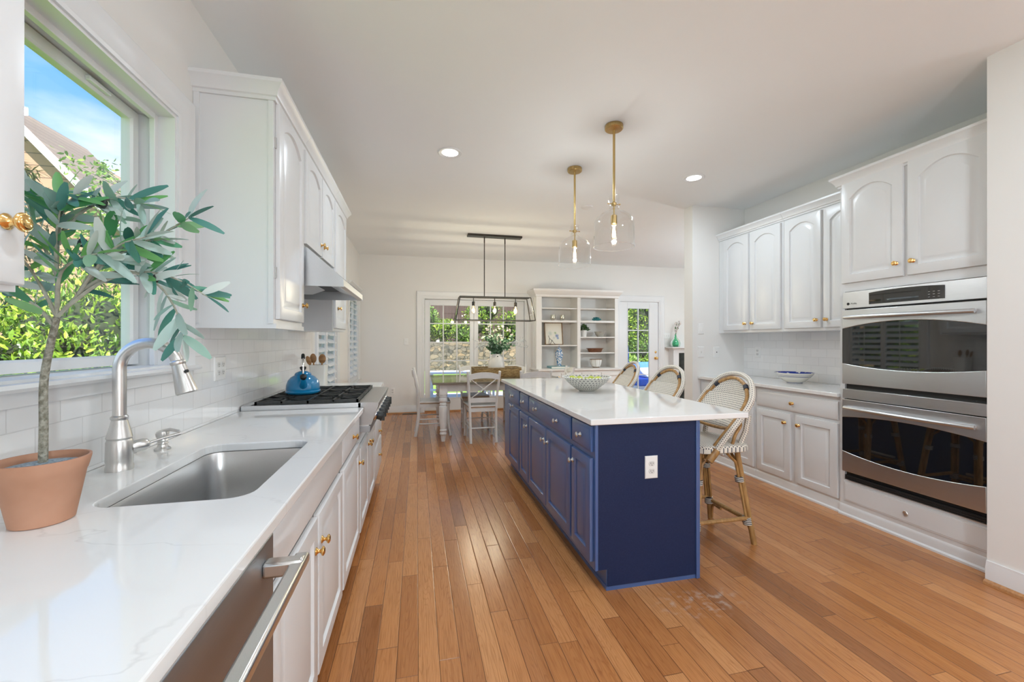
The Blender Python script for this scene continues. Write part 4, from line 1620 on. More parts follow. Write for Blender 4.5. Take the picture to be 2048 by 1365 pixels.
def upper_right(label, y0, y1):
    r = thing('wall_cabinet', label, 'cabinet', (3.4, (y0 + y1) / 2, 1.345), 'white wall cabinets on the oven wall')
    put('body', MB().box(RUX, 3.599, y0, y1, 1.345, 2.385), 'cab', r)
    crown(r, [(RUX, y0), (RUX, y1)], 2.358, scale=.9)
    return r


r = upper_right('white wall cabinet with two arched doors against the corner', 3.136, 3.968)
door_part(r, face_nx(RUD, 3.885, 1.370), .345, .975, 'cab', arch=.052, knob_at=(.312, .065))
door_part(r, face_nx(RUD, 3.512, 1.370), .352, .975, 'cab', arch=.052, knob_at=(.033, .065))
r = upper_right('white wall cabinet with two arched doors against the tall oven cabinet', 2.425, 3.134)
door_part(r, face_nx(RUD, 3.118, 1.370), .350, .975, 'cab', arch=.052, knob_at=(.315, .065))
door_part(r, face_nx(RUD, 2.745, 1.370), .310, .975, 'cab', arch=.052, knob_at=(.030, .065))

# tall oven housing
OX = 3.022
r = thing('oven_cabinet', 'tall white cabinet housing the double oven, two arched doors above', 'cabinet', (3.3, 1.99, 0))
mb = MB().box(OX, 3.598, 2.388, 2.422, 0, 2.42).box(OX, 3.598, 1.558, 1.604, 0, 2.42)
mb.box(OX, 3.598, 1.604, 2.388, 1.612, 2.42).box(OX, 3.598, 1.604, 2.388, 0, .258).box(3.56, 3.598, 1.604, 2.388, .258, 1.612)
put('body', mb, 'cab', r)
door_part(r, face_nx(OX - .020, 2.400, 1.672), .390, .725, 'cab', arch=.065, knob_at=(.355, .085), fw=.060)
door_part(r, face_nx(OX - .020, 1.985, 1.672), .400, .725, 'cab', arch=.065, knob_at=(.033, .085), fw=.060)
mb = MB().loops([rect_ring(.80, .142, 0, -.02), rect_ring(.80, .142, 0, -.004), rect_ring(.80, .142, .003, 0), rect_ring(.80, .142, .012, 0), rect_ring(.80, .142, .014, .004), rect_ring(.80, .142, .018, .004)],
                face_nx(OX - .006, 2.392, .104), cap0=True)
lp = put('lower_panel', mb, 'cab', r)
mb = MB().lathe([(.017, 0), (.019, .002), (.016, .005), (.010, .003), (.006, .005), (0, .005)], (OX - .011, 2.0, .165), (-1, 0, 0), 20, sx=.8)
o = put('round_pull', mb, 'nickel', lp)
mb = MB().sweep([(OX, 1.558), (OX, 2.422)], [(0, 0), (.020, 0), (.020, .012), (.008, .020), (.008, .060), (.003, .074), (0, .078)], lambda a, b, d: (a, b, d))
put('toe_molding', mb, 'cab', r)
crown(r, [(OX, 1.558), (OX, 2.422), (3.215, 2.422)], 2.370)

# double oven
r = thing('double_oven', 'built-in stainless steel double wall oven with arched black glass doors', 'oven', (3.1, 2.0, .26))
oy0, oy1 = 1.607, 2.386
W = oy1 - oy0
put('body', MB().box(3.03, 3.55, oy0 + .005, oy1 - .005, .262, 1.608), 'black', r)
XO = 2.998
fo = face_nx(XO, oy1, 0)
cp = put('control_panel', MB().box(XO, 3.03, oy0, oy1, 1.490, 1.607), 'steel', r, bevel=.002)
K = 12
dx0, dx1 = .180, .596
poly = [(dx0, 1.508), (dx1, 1.508)] + [(dx1 + (dx0 - dx1) * i / K, 1.586 + .010 * (1 - (2 * i / K - 1) ** 2)) for i in range(K + 1)]
mb = MB().prism(poly, fo, 0, .0025)
dp = put('display', mb, 'oven_glass', cp)
mb = MB()
for row in range(3):
    for col in range(3):
        u = .515 + col * .024
        mb.prism([(u, 1.522 + row * .016), (u + .010, 1.522 + row * .016), (u + .010, 1.5235 + row * .016), (u, 1.5235 + row * .016)], fo, .0025, .0029)
put('key_marks', mb, 'plastic_dim', dp)
mb = MB().lathe([(.0095, 0), (.0095, .0016), (.0065, .0016), (.006, .0012), (0, .0012)], fo(.040, 1.522, 0), (-1, 0, 0), 24)
put('emblem', mb, 'black', cp)
tx_c = bpy.data.curves.new('wordmark', 'FONT')
tx_c.body = 'Profile'
tx_c.size = .016
tx_c.shear = .25
tx_o = bpy.data.objects.new('wordmark_source', tx_c)
COL.objects.link(tx_o)
bpy.context.view_layer.update()
tm = bpy.data.meshes.new_from_object(tx_o.evaluated_get(bpy.context.evaluated_depsgraph_get()))
mb = MB()
mb.add([fo(.056 + v.co.x, 1.517 + v.co.y, .0006) for v in tm.vertices], [tuple(p.vertices) for p in tm.polygons])
put('wordmark', mb, 'slot', cp, smooth=0)
bpy.data.objects.remove(tx_o)


def oven_door(z0, z1, wz0, wz1, rise, drop, hz, name):
    """steel door with a glass lens: both long edges of the glass bow outwards"""
    K = 24
    up = lambda i: wz1 + rise * (1 - (2 * i / K - 1) ** 2)
    dn = lambda i: wz0 - drop * (1 - (2 * i / K - 1) ** 2)
    mb = MB()
    top = [(W * i / K, up(i)) for i in range(K + 1)]
    bot = [(W * i / K, dn(i)) for i in range(K + 1)]
    mb.prism([(W, z1), (0, z1)] + top, fo, -.028, .006)
    mb.prism([(0, z0), (W, z0)] + bot[::-1], fo, -.028, .006)
    d = put(name, mb, 'steel', r, bevel=.0025)
    mb = MB().prism(bot + top[::-1], fo, -.028, .003)
    put('window', mb, 'oven_glass', d)
    # bowed handle bar
    pts = [Vector(fo(.030 + (W - .07) * i / 20, hz, .020 + .030 * math.sin(math.pi * i / 20) ** .7)) for i in range(21)]
    hb_ = MB().tube(pts, [.0155] * 21, 12, flat=.85)
    for u in (.040, W - .050):
        hb_.tube([fo(u, hz, .004), fo(u, hz, .026)], .009, 10)
    put('handle', hb_, 'steel', d)
    return d


oven_door(.952, 1.479, 1.098, 1.345, .046, .030, 1.425, 'oven_door')
oven_door(.325, .842, .470, .711, .030, .036, .783, 'oven_door')
put('trim_strip', MB().box(XO - .002, 3.03, oy0, oy1, .848, .916), 'steel', r, bevel=.002)
mb = MB().box(XO + .010, 3.03, oy0 + .004, oy1 - .012, .266, .298)
for i in range(3):
    mb.box(XO + .004, XO + .010, oy0 + .004, oy1 - .012, .268 + i * .011, .273 + i * .011)
put('vent_grille', mb, 'black', r)

# painted bowl on the worktop
def lathe_thing(name, label, cat, c, parts, group=None):
    rr = thing(name, label, cat, c, group)
    for pn, prof, mat, n in parts:
        put(pn, MB().lathe(prof, c, (0, 0, 1), n), mat, rr)
    return rr


bc = (3.345, 3.10, .876)
r = thing('serving_bowl', 'wide shallow bowl with navy painted inside and blue rings on the worktop beside the ovens', 'bowl', bc)
mb = MB().lathe([(.062, 0), (.062, .010), (.080, .018), (.118, .050), (.150, .090), (.158, .094), (.155, .096)], bc, (0, 0, 1), 48, caps=False)
put('body', mb, 'bowl_rings', r)
mb = MB().lathe([(.1555, .0955), (.146, .089), (.112, .052), (.07, .022), (0, .016)], bc, (0, 0, 1), 48, caps=False)
put('inner_glaze', mb, 'painted_bowl', r)


# ------------------------------------------------------------------ island
IX0, IX1, IY0, IY1 = .866, 1.458, 1.930, 4.10
r = thing('kitchen_island', 'navy blue kitchen island cabinet with drawers and doors, standing on the oak floor', 'island', (1.16, 3.0, 0))
mb = MB().box(IX0, IX1, IY0, IY1, .108, .838).box(.932, IX1, IY0 + .0, IY1, .0, .108)
put('body', mb, 'navy', r)
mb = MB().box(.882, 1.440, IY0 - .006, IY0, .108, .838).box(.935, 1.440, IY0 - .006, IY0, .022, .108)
put('end_panel', mb, 'navy_shaded', r)
put('corner_stile', MB().box(IX0, .882, IY0 - .010, IY0, .108, .838), 'navy', r, bevel=.002)
put('corner_stile', MB().box(1.440, 1.462, IY0 - .012, IY0, .0, .838), 'navy', r, bevel=.002)
mb = MB().sweep([(1.458, IY0 - .004), (.928, IY0 - .004), (.928, IY1)][::-1], [(0, 0), (.018, 0), (.016, .010), (.010, .017), (0, .020)], lambda a, b, d: (a, b, d))
put('shoe', mb, 'navy', r)
ID = .846
gm = lambda y1, z0: face_nx(ID, y1, z0)
fronts = [  # far y, near y, drawer, door knob (from the far edge), knob height from door bottom
    (3.855, 3.445), (3.405, 3.140), (3.115, 2.680), (2.665, 2.225), (2.200, 1.945)]
for y1, y0, kn in ((3.855, 3.445, (.5,)), (3.405, 3.140, (.5,)), (3.115, 2.225, (.24, .75)), (2.200, 1.945, (.53,))):
    w_ = y1 - y0
    drawer_part(r, gm(y1, .698), w_, .128, 'navy', [(w_ * k, .064) for k in kn], 'nickel')
for (y1, y0), ku, kv in zip(fronts, (.5, .9, .92, .08, .10), (.525, .44, .44, .44, .45)):
    w_ = y1 - y0
    d_ = door_part(r, gm(y1, .146), w_, .520, 'navy', knob_at=(w_ * ku, kv), kmat='nickel', fw=.050)
mb = MB().box(.835, 1.753, 1.903, 4.142, .840, .870)
tag(put('worktop', mb, 'quartz', bevel=.004), 'white quartz island top overhanging on the bar stool side', 'worktop')


def plate(name, label, cat, mp, w, h, kind, group=None, mat='plastic', parts=True):
    """wall plate in the (u, v, d) frame mp, centred on its origin"""
    o = mp(0, 0, 0)
    r = thing(name, label, cat, o, group)
    ring = lambda i, d: [(a - w / 2, b - h / 2, d) for a, b, d in rect_ring(w, h, i, d)]
    mb = MB().loops([ring(0, 0), ring(0, .0025), ring(.003, .0055), ring(.006, .006)], mp, cap0=True)
    put('plate', mb, mat, r)

    def outlet(u0):
        for s in (-1, 1):
            v0 = s * .0195
            pts = [(u0 + .0165 * math.cos(a), v0 + min(.0125, max(-.0125, .0165 * math.sin(a)))) for a in [2 * math.pi * k / 20 for k in range(20)]]
            mb = MB().prism(pts, mp, .005, .0085)
            f = put('receptacle', mb, 'plastic_dim', r)
            mb = MB()
            for u1, hh in ((-.006, .0042), (.006, .0034)):
                mb.prism([(u0 + u1 - .0012, v0 + .002 - hh), (u0 + u1 + .0012, v0 + .002 - hh), (u0 + u1 + .0012, v0 + .002 + hh), (u0 + u1 - .0012, v0 + .002 + hh)], mp, .0085, .0089)
            mb.prism([(u0 + .0024 * math.cos(2 * math.pi * k / 10), v0 - .0075 + .0024 * math.sin(2 * math.pi * k / 10)) for k in range(10)], mp, .0085, .0089)
            put('slots', mb, 'slot', f, smooth=0)

    def toggle(u0):
        mb = MB().prism([(u0 - .004, -.010), (u0 + .004, -.010), (u0 + .004, .010), (u0 - .004, .010)], mp, .005, .012)
        put('toggle', mb, 'plastic_dim', r, bevel=.001)
    if kind == 'outlet':
        outlet(0)
    elif kind == 'double':
        outlet(-.023)
        outlet(.023)
    elif kind == 'outlet_switch':
        outlet(-.023)
        toggle(.023)
    elif kind == 'switch':
        toggle(0)
    elif kind == 'triple':
        for u in (-.046, 0, .046):
            toggle(u)
    elif kind == 'rocker':
        mb = MB().prism([(-.016, -.033), (.016, -.033), (.016, .033), (-.016, .033)], mp, .005, .008)
        put('rocker', mb, 'plastic', r, bevel=.001)
    elif kind == 'jack':
        mb = MB().prism([(.006 * math.cos(2 * math.pi * k / 14), .006 * math.sin(2 * math.pi * k / 14)) for k in range(14)], mp, .005, .0075)
        put('jack', mb, 'slot', r)
    return r


plate('electrical_outlet', 'white duplex outlet on the navy end of the island', 'outlet', face_ny(IY0 - .006, 1.177, .608), .072, .116, 'outlet')
plate('electrical_outlet', 'wide white double outlet on the subway tile beside the faucet', 'outlet', face_px(XL + .006, 2.325, 1.122), .116, .116, 'double')
plate('electrical_outlet', 'white outlet on the subway tile above the painted bowl', 'outlet', face_nx(3.594, 3.775, 1.135), .072, .116, 'outlet')
plate('wall_switch', 'white rocker switch, uppermost plate on the wall behind the stools', 'switch', face_ny(3.97, 3.035, 1.392), .072, .116, 'rocker')
plate('electrical_outlet', 'white outlet plate below the rocker switch behind the stools', 'outlet', face_ny(3.97, 3.035, 1.137), .072, .116, 'switch')
plate('cable_jack', 'white wall plate with one black jack beside the corner cabinet', 'jack', face_ny(3.97, 3.232, 1.135), .072, .116, 'jack')
plate('wall_switch', 'white switch plate on the far wall beside the patio door', 'switch', face_ny(YF, -.187, 1.245), .072, .116, 'switch')
plate('electrical_outlet', 'white outlet low on the far wall near the shuttered window', 'outlet', face_ny(YF, -.413, .390), .072, .116, 'outlet')
plate('wall_switch', 'triple white switch plate between the back door and the mantel', 'switch', face_ny(YF, 4.90, 1.36), .155, .116, 'triple')

mb = MB().box(-.24, .035, 7.30, 7.40, 0, .006)
for i in range(16):
    mb.box(-.23 + i * .0165, -.22 + i * .0165, 7.31, 7.39, .006, .009)
tag(put('floor_register', mb, 'vent'), 'dark metal floor vent along the far baseboard', 'vent')

# fruit bowl
fc = (1.285, 3.01, .871)
r = thing('fruit_bowl', 'wide patterned grey and white bowl of limes on the island', 'bowl', fc)
prof = [(.058, 0), (.062, .004), (.085, .018), (.120, .044), (.155, .074), (.180, .104), (.186, .108), (.183, .110), (.176, .104), (.150, .078), (.115, .050), (.080, .026), (.05, .014), (0, .012)]
put('body', MB().lathe(prof, fc, (0, 0, 1), 48), 'lattice', r)
mb = MB()
for k in range(48):
    a = 2 * math.pi * k / 48
    p = Vector((fc[0] + .184 * math.cos(a), fc[1] + .184 * math.sin(a), fc[2] + .110))
    mb.lathe([(.0, -.006), (.006, -.003), (.006, .003), (0, .006)], p, (0, 0, 1), 8)
put('beaded_rim', mb, 'white_china', r)
R_ = random.Random(5)
limes = [(-.060, -.020, .080), (.008, .012, .072), (.085, -.03, .082), (.035, -.075, .074), (-.035, .065, .080), (.065, .06, .078), (-.105, .03, .086), (-.02, -.09, .078)]
names = ['at the near side of the patterned bowl', 'in the middle of the patterned bowl', 'by the stool side of the bowl rim', 'at the front of the patterned bowl',
         'behind the middle of the patterned bowl', 'at the back by the stool side of the bowl', 'against the sink side of the bowl rim', 'lowest at the front of the bowl']
for (dx, dy, dz), nm in zip(limes, names):
    ax = Vector((R_.uniform(-1, 1), R_.uniform(-1, 1), R_.uniform(-.3, .3))).normalized()
    prof = [(0, -.041), (.006, -.038), (.020, -.029), (.030, -.012), (.0315, .004), (.027, .02), (.016, .032), (.006, .037), (0, .038)]
    mb = MB().lathe(prof, (fc[0] + dx, fc[1] + dy, fc[2] + dz), ax, 18)
    tag(put('lime', mb, 'lime'), 'yellow green lime ' + nm, 'fruit', 'limes in the island bowl')


# ------------------------------------------------------------------ potted olive tree
PX, PY = -.785, 1.095
r = thing('potted_olive_tree', 'small olive tree with silvery leaves in a terracotta pot beside the sink', 'potted tree', (PX, PY, ZC))
prof = [(.046, .0), (.050, .002), (.068, .104), (.0695, .106), (.0755, .131), (.0755, .136), (.071, .136), (.066, .112)]
put('pot', MB().lathe(prof, (PX, PY, ZC), (0, 0, 1), 40, caps=False), 'terracotta', r)
put('pebbles', MB().lathe([(.0675, .119), (.045, .124), (.02, .127), (0, .128)], (PX, PY, ZC), (0, 0, 1), 24, caps=False), 'pebble', r)
B = Vector((PX, PY, ZC))
RGT = Vector((math.cos(YAW), -math.sin(YAW), 0))         # along the wall-to-room diagonal, only used to lay out the crown
FWD = Vector((math.sin(YAW), math.cos(YAW), 0))
OT = lambda a, f, z: B + RGT * a + FWD * f + Vector((0, 0, z))
trunk = smooth_path([OT(0, 0, .10), OT(.002, 0, .20), OT(-.002, .004, .30), OT(.010, .006, .38), OT(.022, .008, .44)], 6)
mb = MB().tube(trunk, [.0082 - .0018 * i / (len(trunk) - 1) for i in range(len(trunk))], 10)
put('trunk', mb, 'bark', r)
R_ = random.Random(11)
branches = [  # control points (across, deeper, up)
    [(.022, .008, .44), (.02, .01, .53), (.012, .02, .62), (.00, .03, .71)],
    [(.022, .008, .44), (.055, .02, .49), (.075, .04, .56), (.095, .06, .64), (.11, .07, .70)],
    [(.022, .008, .44), (.00, .0, .50), (-.03, -.01, .56), (-.07, -.02, .60)],
    [(.018, .006, .42), (-.01, .0, .46), (-.045, -.01, .49), (-.09, -.02, .50)],
    [(.035, .012, .46), (.10, .03, .52), (.17, .05, .545), (.24, .06, .53), (.31, .06, .49)],
    [(.06, .02, .50), (.13, .04, .545), (.20, .05, .52), (.245, .05, .46), (.262, .05, .40)],
    [(.075, .04, .56), (.13, .06, .60), (.19, .08, .64), (.245, .09, .68)],
    [(.012, .02, .62), (.06, .03, .68), (.12, .04, .71), (.17, .05, .70)],
    [(.02, .01, .53), (-.03, .02, .62), (-.06, .02, .70)],
    [(.02, .01, .53), (.05, -.02, .60), (.07, -.03, .66)],
    [(.055, .02, .49), (.11, .0, .54), (.17, -.01, .59), (.23, -.01, .61)],
    [(.0, .03, .66), (-.02, .05, .70), (-.015, .06, .735)],
    [(.055, .02, .49), (.10, .04, .57), (.15, .05, .61), (.20, .06, .62)],
    [(.022, .008, .46), (.06, -.02, .53), (.11, -.03, .56), (.15, -.03, .57)],
    [(.012, .02, .60), (.04, .0, .66), (.08, -.01, .70)],
]
sb, lb, ob_ = MB(), MB(), MB()
for bi, ctrl in enumerate(branches):
    pts = smooth_path([OT(*c) for c in ctrl], 6)
    n = len(pts)
    sb.tube(pts, [.0042 * (1 - .72 * i / (n - 1)) for i in range(n)], 7)
    for i in range(max(2, n // 4), n):
        k = 2 if i > n // 3 else 1
        for j in range(k):
            if R_.random() < .36:
                continue
            t = (pts[min(i + 1, n - 1)] - pts[i - 1]).normalized()
            side = t.cross(rvec(R_)).normalized()
            d = t * .55 + side * .8 + Vector((0, 0, -.08)) + rvec(R_) * .25
            L = R_.uniform(.048, .086)
            leaf(lb, pts[i], d, FWD * -.9 + Vector((0, 0, .55)) + rvec(R_) * .75, L, L * R_.uniform(.23, .31), R_.uniform(-.05, .25), .16, 6, True)
    leaf(lb, pts[-1], pts[-1] - pts[-2], (0, 0, 1), .06, .018, .1, .14, 6, True)
put('branches', sb, 'olive_stem', r)
put('leaves', lb, 'olive', r, recalc=False)
for p in ((.085, .0, .60), (.20, .05, .53), (.11, .02, .69)):
    put('olive', MB().lathe([(0, -.011), (.006, -.008), (.0075, 0), (.006, .008), (0, .011)], OT(*p), (.3, .2, 1), 12), 'olive_fruit', r)


# ------------------------------------------------------------------ bar stools (local frame: front = +y)
def make_stool(label, group):
    r = thing('bar_stool', label, 'bar stool', (0, 0, 0), group)
    P = lambda n, mb, m, par=None, **k: put(n, mb, m, par or r, world_space=True, **k)
    SZ = .605
    # seat: rounded woven pad
    rings = []
    for s, z in ((.90, SZ - .035), (1.0, SZ - .025), (1.0, SZ), (.96, SZ + .014), (.86, SZ + .020)):
        rings.append([(a, b, z) for a, b in rrect(-.205 * s, .205 * s, .01 - .195 * s, .01 + .195 * s, .085 * s, 6)])
    P('seat', MB().loops(rings, lambda a, b, d: (a, b, d), cap0=True), 'weave_seat')
    # legs
    for sx in (-1, 1):
        for fr in (1, -1):
            top = Vector((sx * .150, .165 if fr > 0 else -.105, SZ - .03))
            foot = Vector((sx * .196, .232 if fr > 0 else -.190, 0))
            mb = MB().tube([top, top.lerp(foot, .5) , foot], [.0165, .016, .0165], 12)
            lg = P('leg', mb, 'rattan')
            mb = MB()
            for k, off in enumerate((Vector((-sx * .022, 0, 0)), Vector((0, -fr * .022, 0)))):
                a, b = top.lerp(foot, .12), top.lerp(foot, .74)
                mb.tube([a + off * 1.6 + Vector((-sx * .05 * (1 - k), -fr * .05 * k, .055)), a + off * 1.15, a.lerp(b, .2) + off, b + off], .0085, 8)
            P('side_cane', mb, 'rattan', lg)
            mb = MB()
            for t0, t1 in ((.28, .335), (.715, .79)):
                a, b = top.lerp(foot, t0), top.lerp(foot, t1)
                c = Vector((-sx * .010, -fr * .010, 0))
                mb.tube([a + c, b + c], .0275, 14)
            P('binding', mb, 'bind', lg)
            mb = MB()
            a, b = top.lerp(foot, .80), foot
            mid = a.lerp(b, .45) + Vector((-sx * .035, 0, .045))
            mb.tube(smooth_path([a + Vector((-sx * .115, 0, .0)), mid, b + Vector((-sx * .014, 0, .012))], 6), .0085, 8)
            P('brace', mb, 'rattan', lg)
    at = lambda sx, fr, t: Vector((sx * .150, .165 if fr > 0 else -.105, SZ - .03)).lerp(Vector((sx * .196, .232 if fr > 0 else -.190, 0)), t)
    for sx in (-1, 1):
        P('stretcher', MB().tube([at(sx, 1, .72), at(sx, -1, .72)], .0125, 10), 'rattan')
    for fr in (1, -1):
        P('stretcher', MB().tube([at(-1, fr, .75), at(1, fr, .75)], .014, 10), 'rattan')
    a, b = at(-1, 1, .72), at(1, 1, .72)
    mb = MB().obox(a.lerp(b, .2) + Vector((0, .012, .012)), a.lerp(b, .8) + Vector((0, .012, .012)), .022, .020)
    o = P('foot_plate', mb, 'steel', bevel=.004)
    # back hoop: from the front corners of the seat, up and round the back
    hoop = smooth_path([(-.195, .125, .545), (-.205, .03, .665), (-.214, -.09, .80), (-.205, -.165, .90), (-.150, -.212, .99), (-.075, -.232, 1.030), (0, -.238, 1.040),
                        (.075, -.232, 1.030), (.150, -.212, .99), (.205, -.165, .90), (.214, -.09, .80), (.205, .03, .665), (.195, .125, .545)], 6)
    tb_, uv_ = tube_uv(hoop, .0155, rows=7, flat=1.15)
    P('hoop', tb_, 'weave_rim', uv=uv_, recalc=False)
    inner = [p + Vector((-.022 * (1 if p.x > 0 else -1) * min(1, abs(p.x) / .1), .020, -.028 if p.z > .92 else -.010)) for p in hoop]
    ir = P('inner_cane', MB().tube(inner, .0115, 10), 'rattan')
    for q in (hoop[0], hoop[-1]):
        d = (hoop[3] - hoop[0]) if q is hoop[0] else (hoop[-4] - hoop[-1])
        d = d.normalized()
        P('arm_end', MB().tube([q - d * .012, q + d * .07], .0215, 12, flat=1.2), 'rattan')
    n = len(inner)
    for k in (int(n * .33), int(n * .67)):
        d = (inner[k + 1] - inner[k - 1]).normalized()
        P('binding', MB().tube([inner[k] - d * .016, inner[k] + d * .016], .0155, 12), 'bind_dark')
    # woven back panel between the two sides of the hoop
    lo = [p for p in inner[:n // 2 + 1] if p.z > .72]
    vs, fs = [], []
    C = 12
    for p in lo:
        for c in range(C + 1):
            t = c / C
            x = -abs(p.x) + 2 * abs(p.x) * t
            bow = -.030 * (1 - (2 * t - 1) ** 2)
            sag = 0.0
            if p is lo[0]:
                sag = -.02 * (1 - (2 * t - 1) ** 2)
            vs.append((x, p.y + bow * (abs(p.x) / .2), p.z + sag))
    m = len(lo)
    for i in range(m - 1):
        for c in range(C):
            fs.append((i * (C + 1) + c, i * (C + 1) + c + 1, (i + 1) * (C + 1) + c + 1, (i + 1) * (C + 1) + c))
    bk = P('back_panel', MB().add(vs, fs), 'weave_back')
    so = bk.modifiers.new('thickness', 'SOLIDIFY')
    so.thickness = .008
    so.offset = 0
    low = [Vector(v) for v in vs[:C + 1]]
    P('back_rail', MB().tube(low, .010, 8), 'rattan')
    # posts that carry the back, woven over, and bent canes below the arms
    for sx in (-1, 1):
        tb_, uv_ = tube_uv([(sx * .155, -.105, SZ - .03), (sx * .178, -.145, .70), (sx * .196, -.150, .80)], .0165, rows=7)
        P('back_post', tb_, 'weave_rim', uv=uv_, recalc=False)
        P('arm_cane', MB().tube(smooth_path([(sx * .175, -.05, SZ + .015), (sx * .178, -.07, .68), (sx * .165, -.12, .735), (sx * .10, -.155, .755)], 6), .0095, 8), 'rattan')
    return r


st = make_stool('woven black and white rattan bar stool nearest the ovens', 'rattan bar stools along the island')
st.location = (1.842, 2.36, 0)
st.rotation_euler = (0, 0, math.radians(90))
dup(st, (1.872, 3.09, 0), math.radians(93), 'woven black and white rattan bar stool in the middle of the three at the island')
dup(st, (1.905, 3.83, 0), math.radians(84), 'woven black and white rattan bar stool before the glazed back door')


# ------------------------------------------------------------------ dining table and chairs
TX0, TX1, TY0, TY1, TZ = .185, 1.955, 5.155, 6.33, .746
r = thing('dining_table', 'farmhouse dining table with turned white legs and a weathered plank top', 'table', (1.07, 5.82, 0))
put('tabletop', MB().box(TX0, TX1, TY0, TY1, TZ - .028, TZ), 'table_top', r, bevel=.004)
mb = MB().box(TX0 + .09, TX1 - .09, TY0 + .08, TY0 + .102, TZ - .125, TZ - .028).box(TX0 + .09, TX1 - .09, TY1 - .102, TY1 - .08, TZ - .125, TZ - .028)
mb.box(TX0 + .08, TX0 + .102, TY0 + .102, TY1 - .102, TZ - .125, TZ - .028).box(TX1 - .102, TX1 - .08, TY0 + .102, TY1 - .102, TZ - .125, TZ - .028)
put('apron', mb, 'chair_paint', r)
LEG = [(.022, 0), (.028, .05), (.031, .075), (.041, .085), (.044, .098), (.040, .112), (.034, .118), (.042, .130), (.044, .142), (.036, .155), (.042, .20), (.050, .30), (.054, .40),
       (.052, .435), (.038, .445), (.036, .455), (.046, .462), (.046, .472), (.036, .480), (.038, .49), (.052, .505), (.054, .525), (.046, .548), (.038, .556), (.050, .564), (.050, .575), (.042, .582), (.046, .590)]
for x in (TX0 + .135, TX1 - .135):
    for y in (TY0 + .105, TY1 - .105):
        mb = MB().lathe(LEG, (x, y, 0), (0, 0, 1), 24)
        mb.box(x - .048, x + .048, y - .048, y + .048, .588, TZ - .03)
        put('leg', mb, 'chair_paint', r)


def make_chair(label, group):
    r = thing('dining_chair', label, 'chair', (0, 0, 0), group)
    SZ = .455
    poly = [(-.180, -.200), (.180, -.200), (.205, .205), (.190, .220), (-.190, .220), (-.205, .205)]
    put('seat', MB().prism(poly, lambda a, b, d: (a, b, d), SZ - .014, SZ + .008), 'chair_paint', r, bevel=.005)
    o = put('seat_edge', MB().prism([(a * .985, b * .985) for a, b in poly], lambda a, b, d: (a, b, d), SZ - .024, SZ - .0145), 'seat_worn', r)
    mb = MB().box(-.165, .165, .185, .203, SZ - .075, SZ - .024).box(-.15, .15, -.192, -.175, SZ - .075, SZ - .024)
    mb.box(-.176, -.160, -.175, .19, SZ - .075, SZ - .024).box(.160, .176, -.175, .19, SZ - .075, SZ - .024)
    put('apron', mb, 'chair_paint', r)
    for sx in (-1, 1):
        path = smooth_path([(sx * .158, -.235, 0), (sx * .160, -.200, .20), (sx * .165, -.188, .42), (sx * .178, -.205, .62), (sx * .198, -.262, .885)], 6)
        put('leg', MB().tube(path, .0195, 8, flat=.85), 'chair_paint', r)
        path = smooth_path([(sx * .182, .222, 0), (sx * .176, .200, .15), (sx * .176, .190, .30), (sx * .176, .190, SZ - .024)], 4)
        put('leg', MB().tube(path, [.016 + .004 * min(1, i / 8) for i in range(len(path))], 8), 'chair_paint', r)
        for z, a, b in ((.165, -.203, .200), (.225, -.197, .194)):
            put('stretcher', MB().cyl((sx * .161, a, z), (sx * .177, b, z), .0085, n=8), 'chair_paint', r)
    put('stretcher', MB().cyl((-.176, .196, .235), (.176, .196, .235), .0085, n=8), 'chair_paint', r)
    put('stretcher', MB().cyl((-.160, -.198, .18), (.160, -.198, .18), .0085, n=8), 'chair_paint', r)
    # arched top rail
    vs, fs = [], []
    K = 16
    for i in range(K + 1):
        t = 2 * i / K - 1
        x = t * .186
        yb = -.255 - .018 * (1 - t * t)
        zt = .845 + .030 * (1 - t * t)
        zb = .780 + .022 * (1 - t * t)
        vs += [(x, yb - .010, zb), (x, yb + .010, zb + .003), (x, yb + .004, zt), (x, yb - .016, zt)]
    for i in range(K):
        for k in range(4):
            k2 = (k + 1) % 4
            fs.append((i * 4 + k, (i + 1) * 4 + k, (i + 1) * 4 + k2, i * 4 + k2))
    fs += [(3, 2, 1, 0), tuple(K * 4 + k for k in range(4))]
    put('top_rail', MB().add(vs, fs), 'chair_paint', r)
    put('lower_rail', MB().obox((-.172, -.197, .525), (.172, -.197, .525), .018, .060), 'chair_paint', r, bevel=.003)
    for s in (-1, 1):
        mid = Vector((0, -.228 - .004 * s, .665))
        mb = MB().obox((s * -.160, -.200, .548), mid, .010, .022, up=(0, 1, 0))
        mb.obox(mid, (s * .165, -.248, .795), .010, .022, up=(0, 1, 0))
        put('cross_slat', mb, 'chair_paint', r)
    return r


G = 'white cross-back dining chairs'
ch = make_chair('white cross-back dining chair, back to the kitchen, beside the turned table leg', G)
ch.location = (.800, 5.285, 0)
dup(ch, (1.462, 5.275, 0), 0, 'white cross-back dining chair, back to the kitchen, behind the island corner')
dup(ch, (.835, 6.205, 0), math.pi, 'white cross-back dining chair on the patio side, before the middle door post')
dup(ch, (1.505, 6.205, 0), math.pi, 'white cross-back dining chair on the patio side, behind the basket tray')
dup(ch, (.215, 5.745, 0), math.radians(-90), 'white cross-back dining chair at the head of the table nearest the shuttered windows')
dup(ch, (1.925, 5.745, 0), math.radians(84), 'white cross-back dining chair at the head of the table nearest the bookcase')

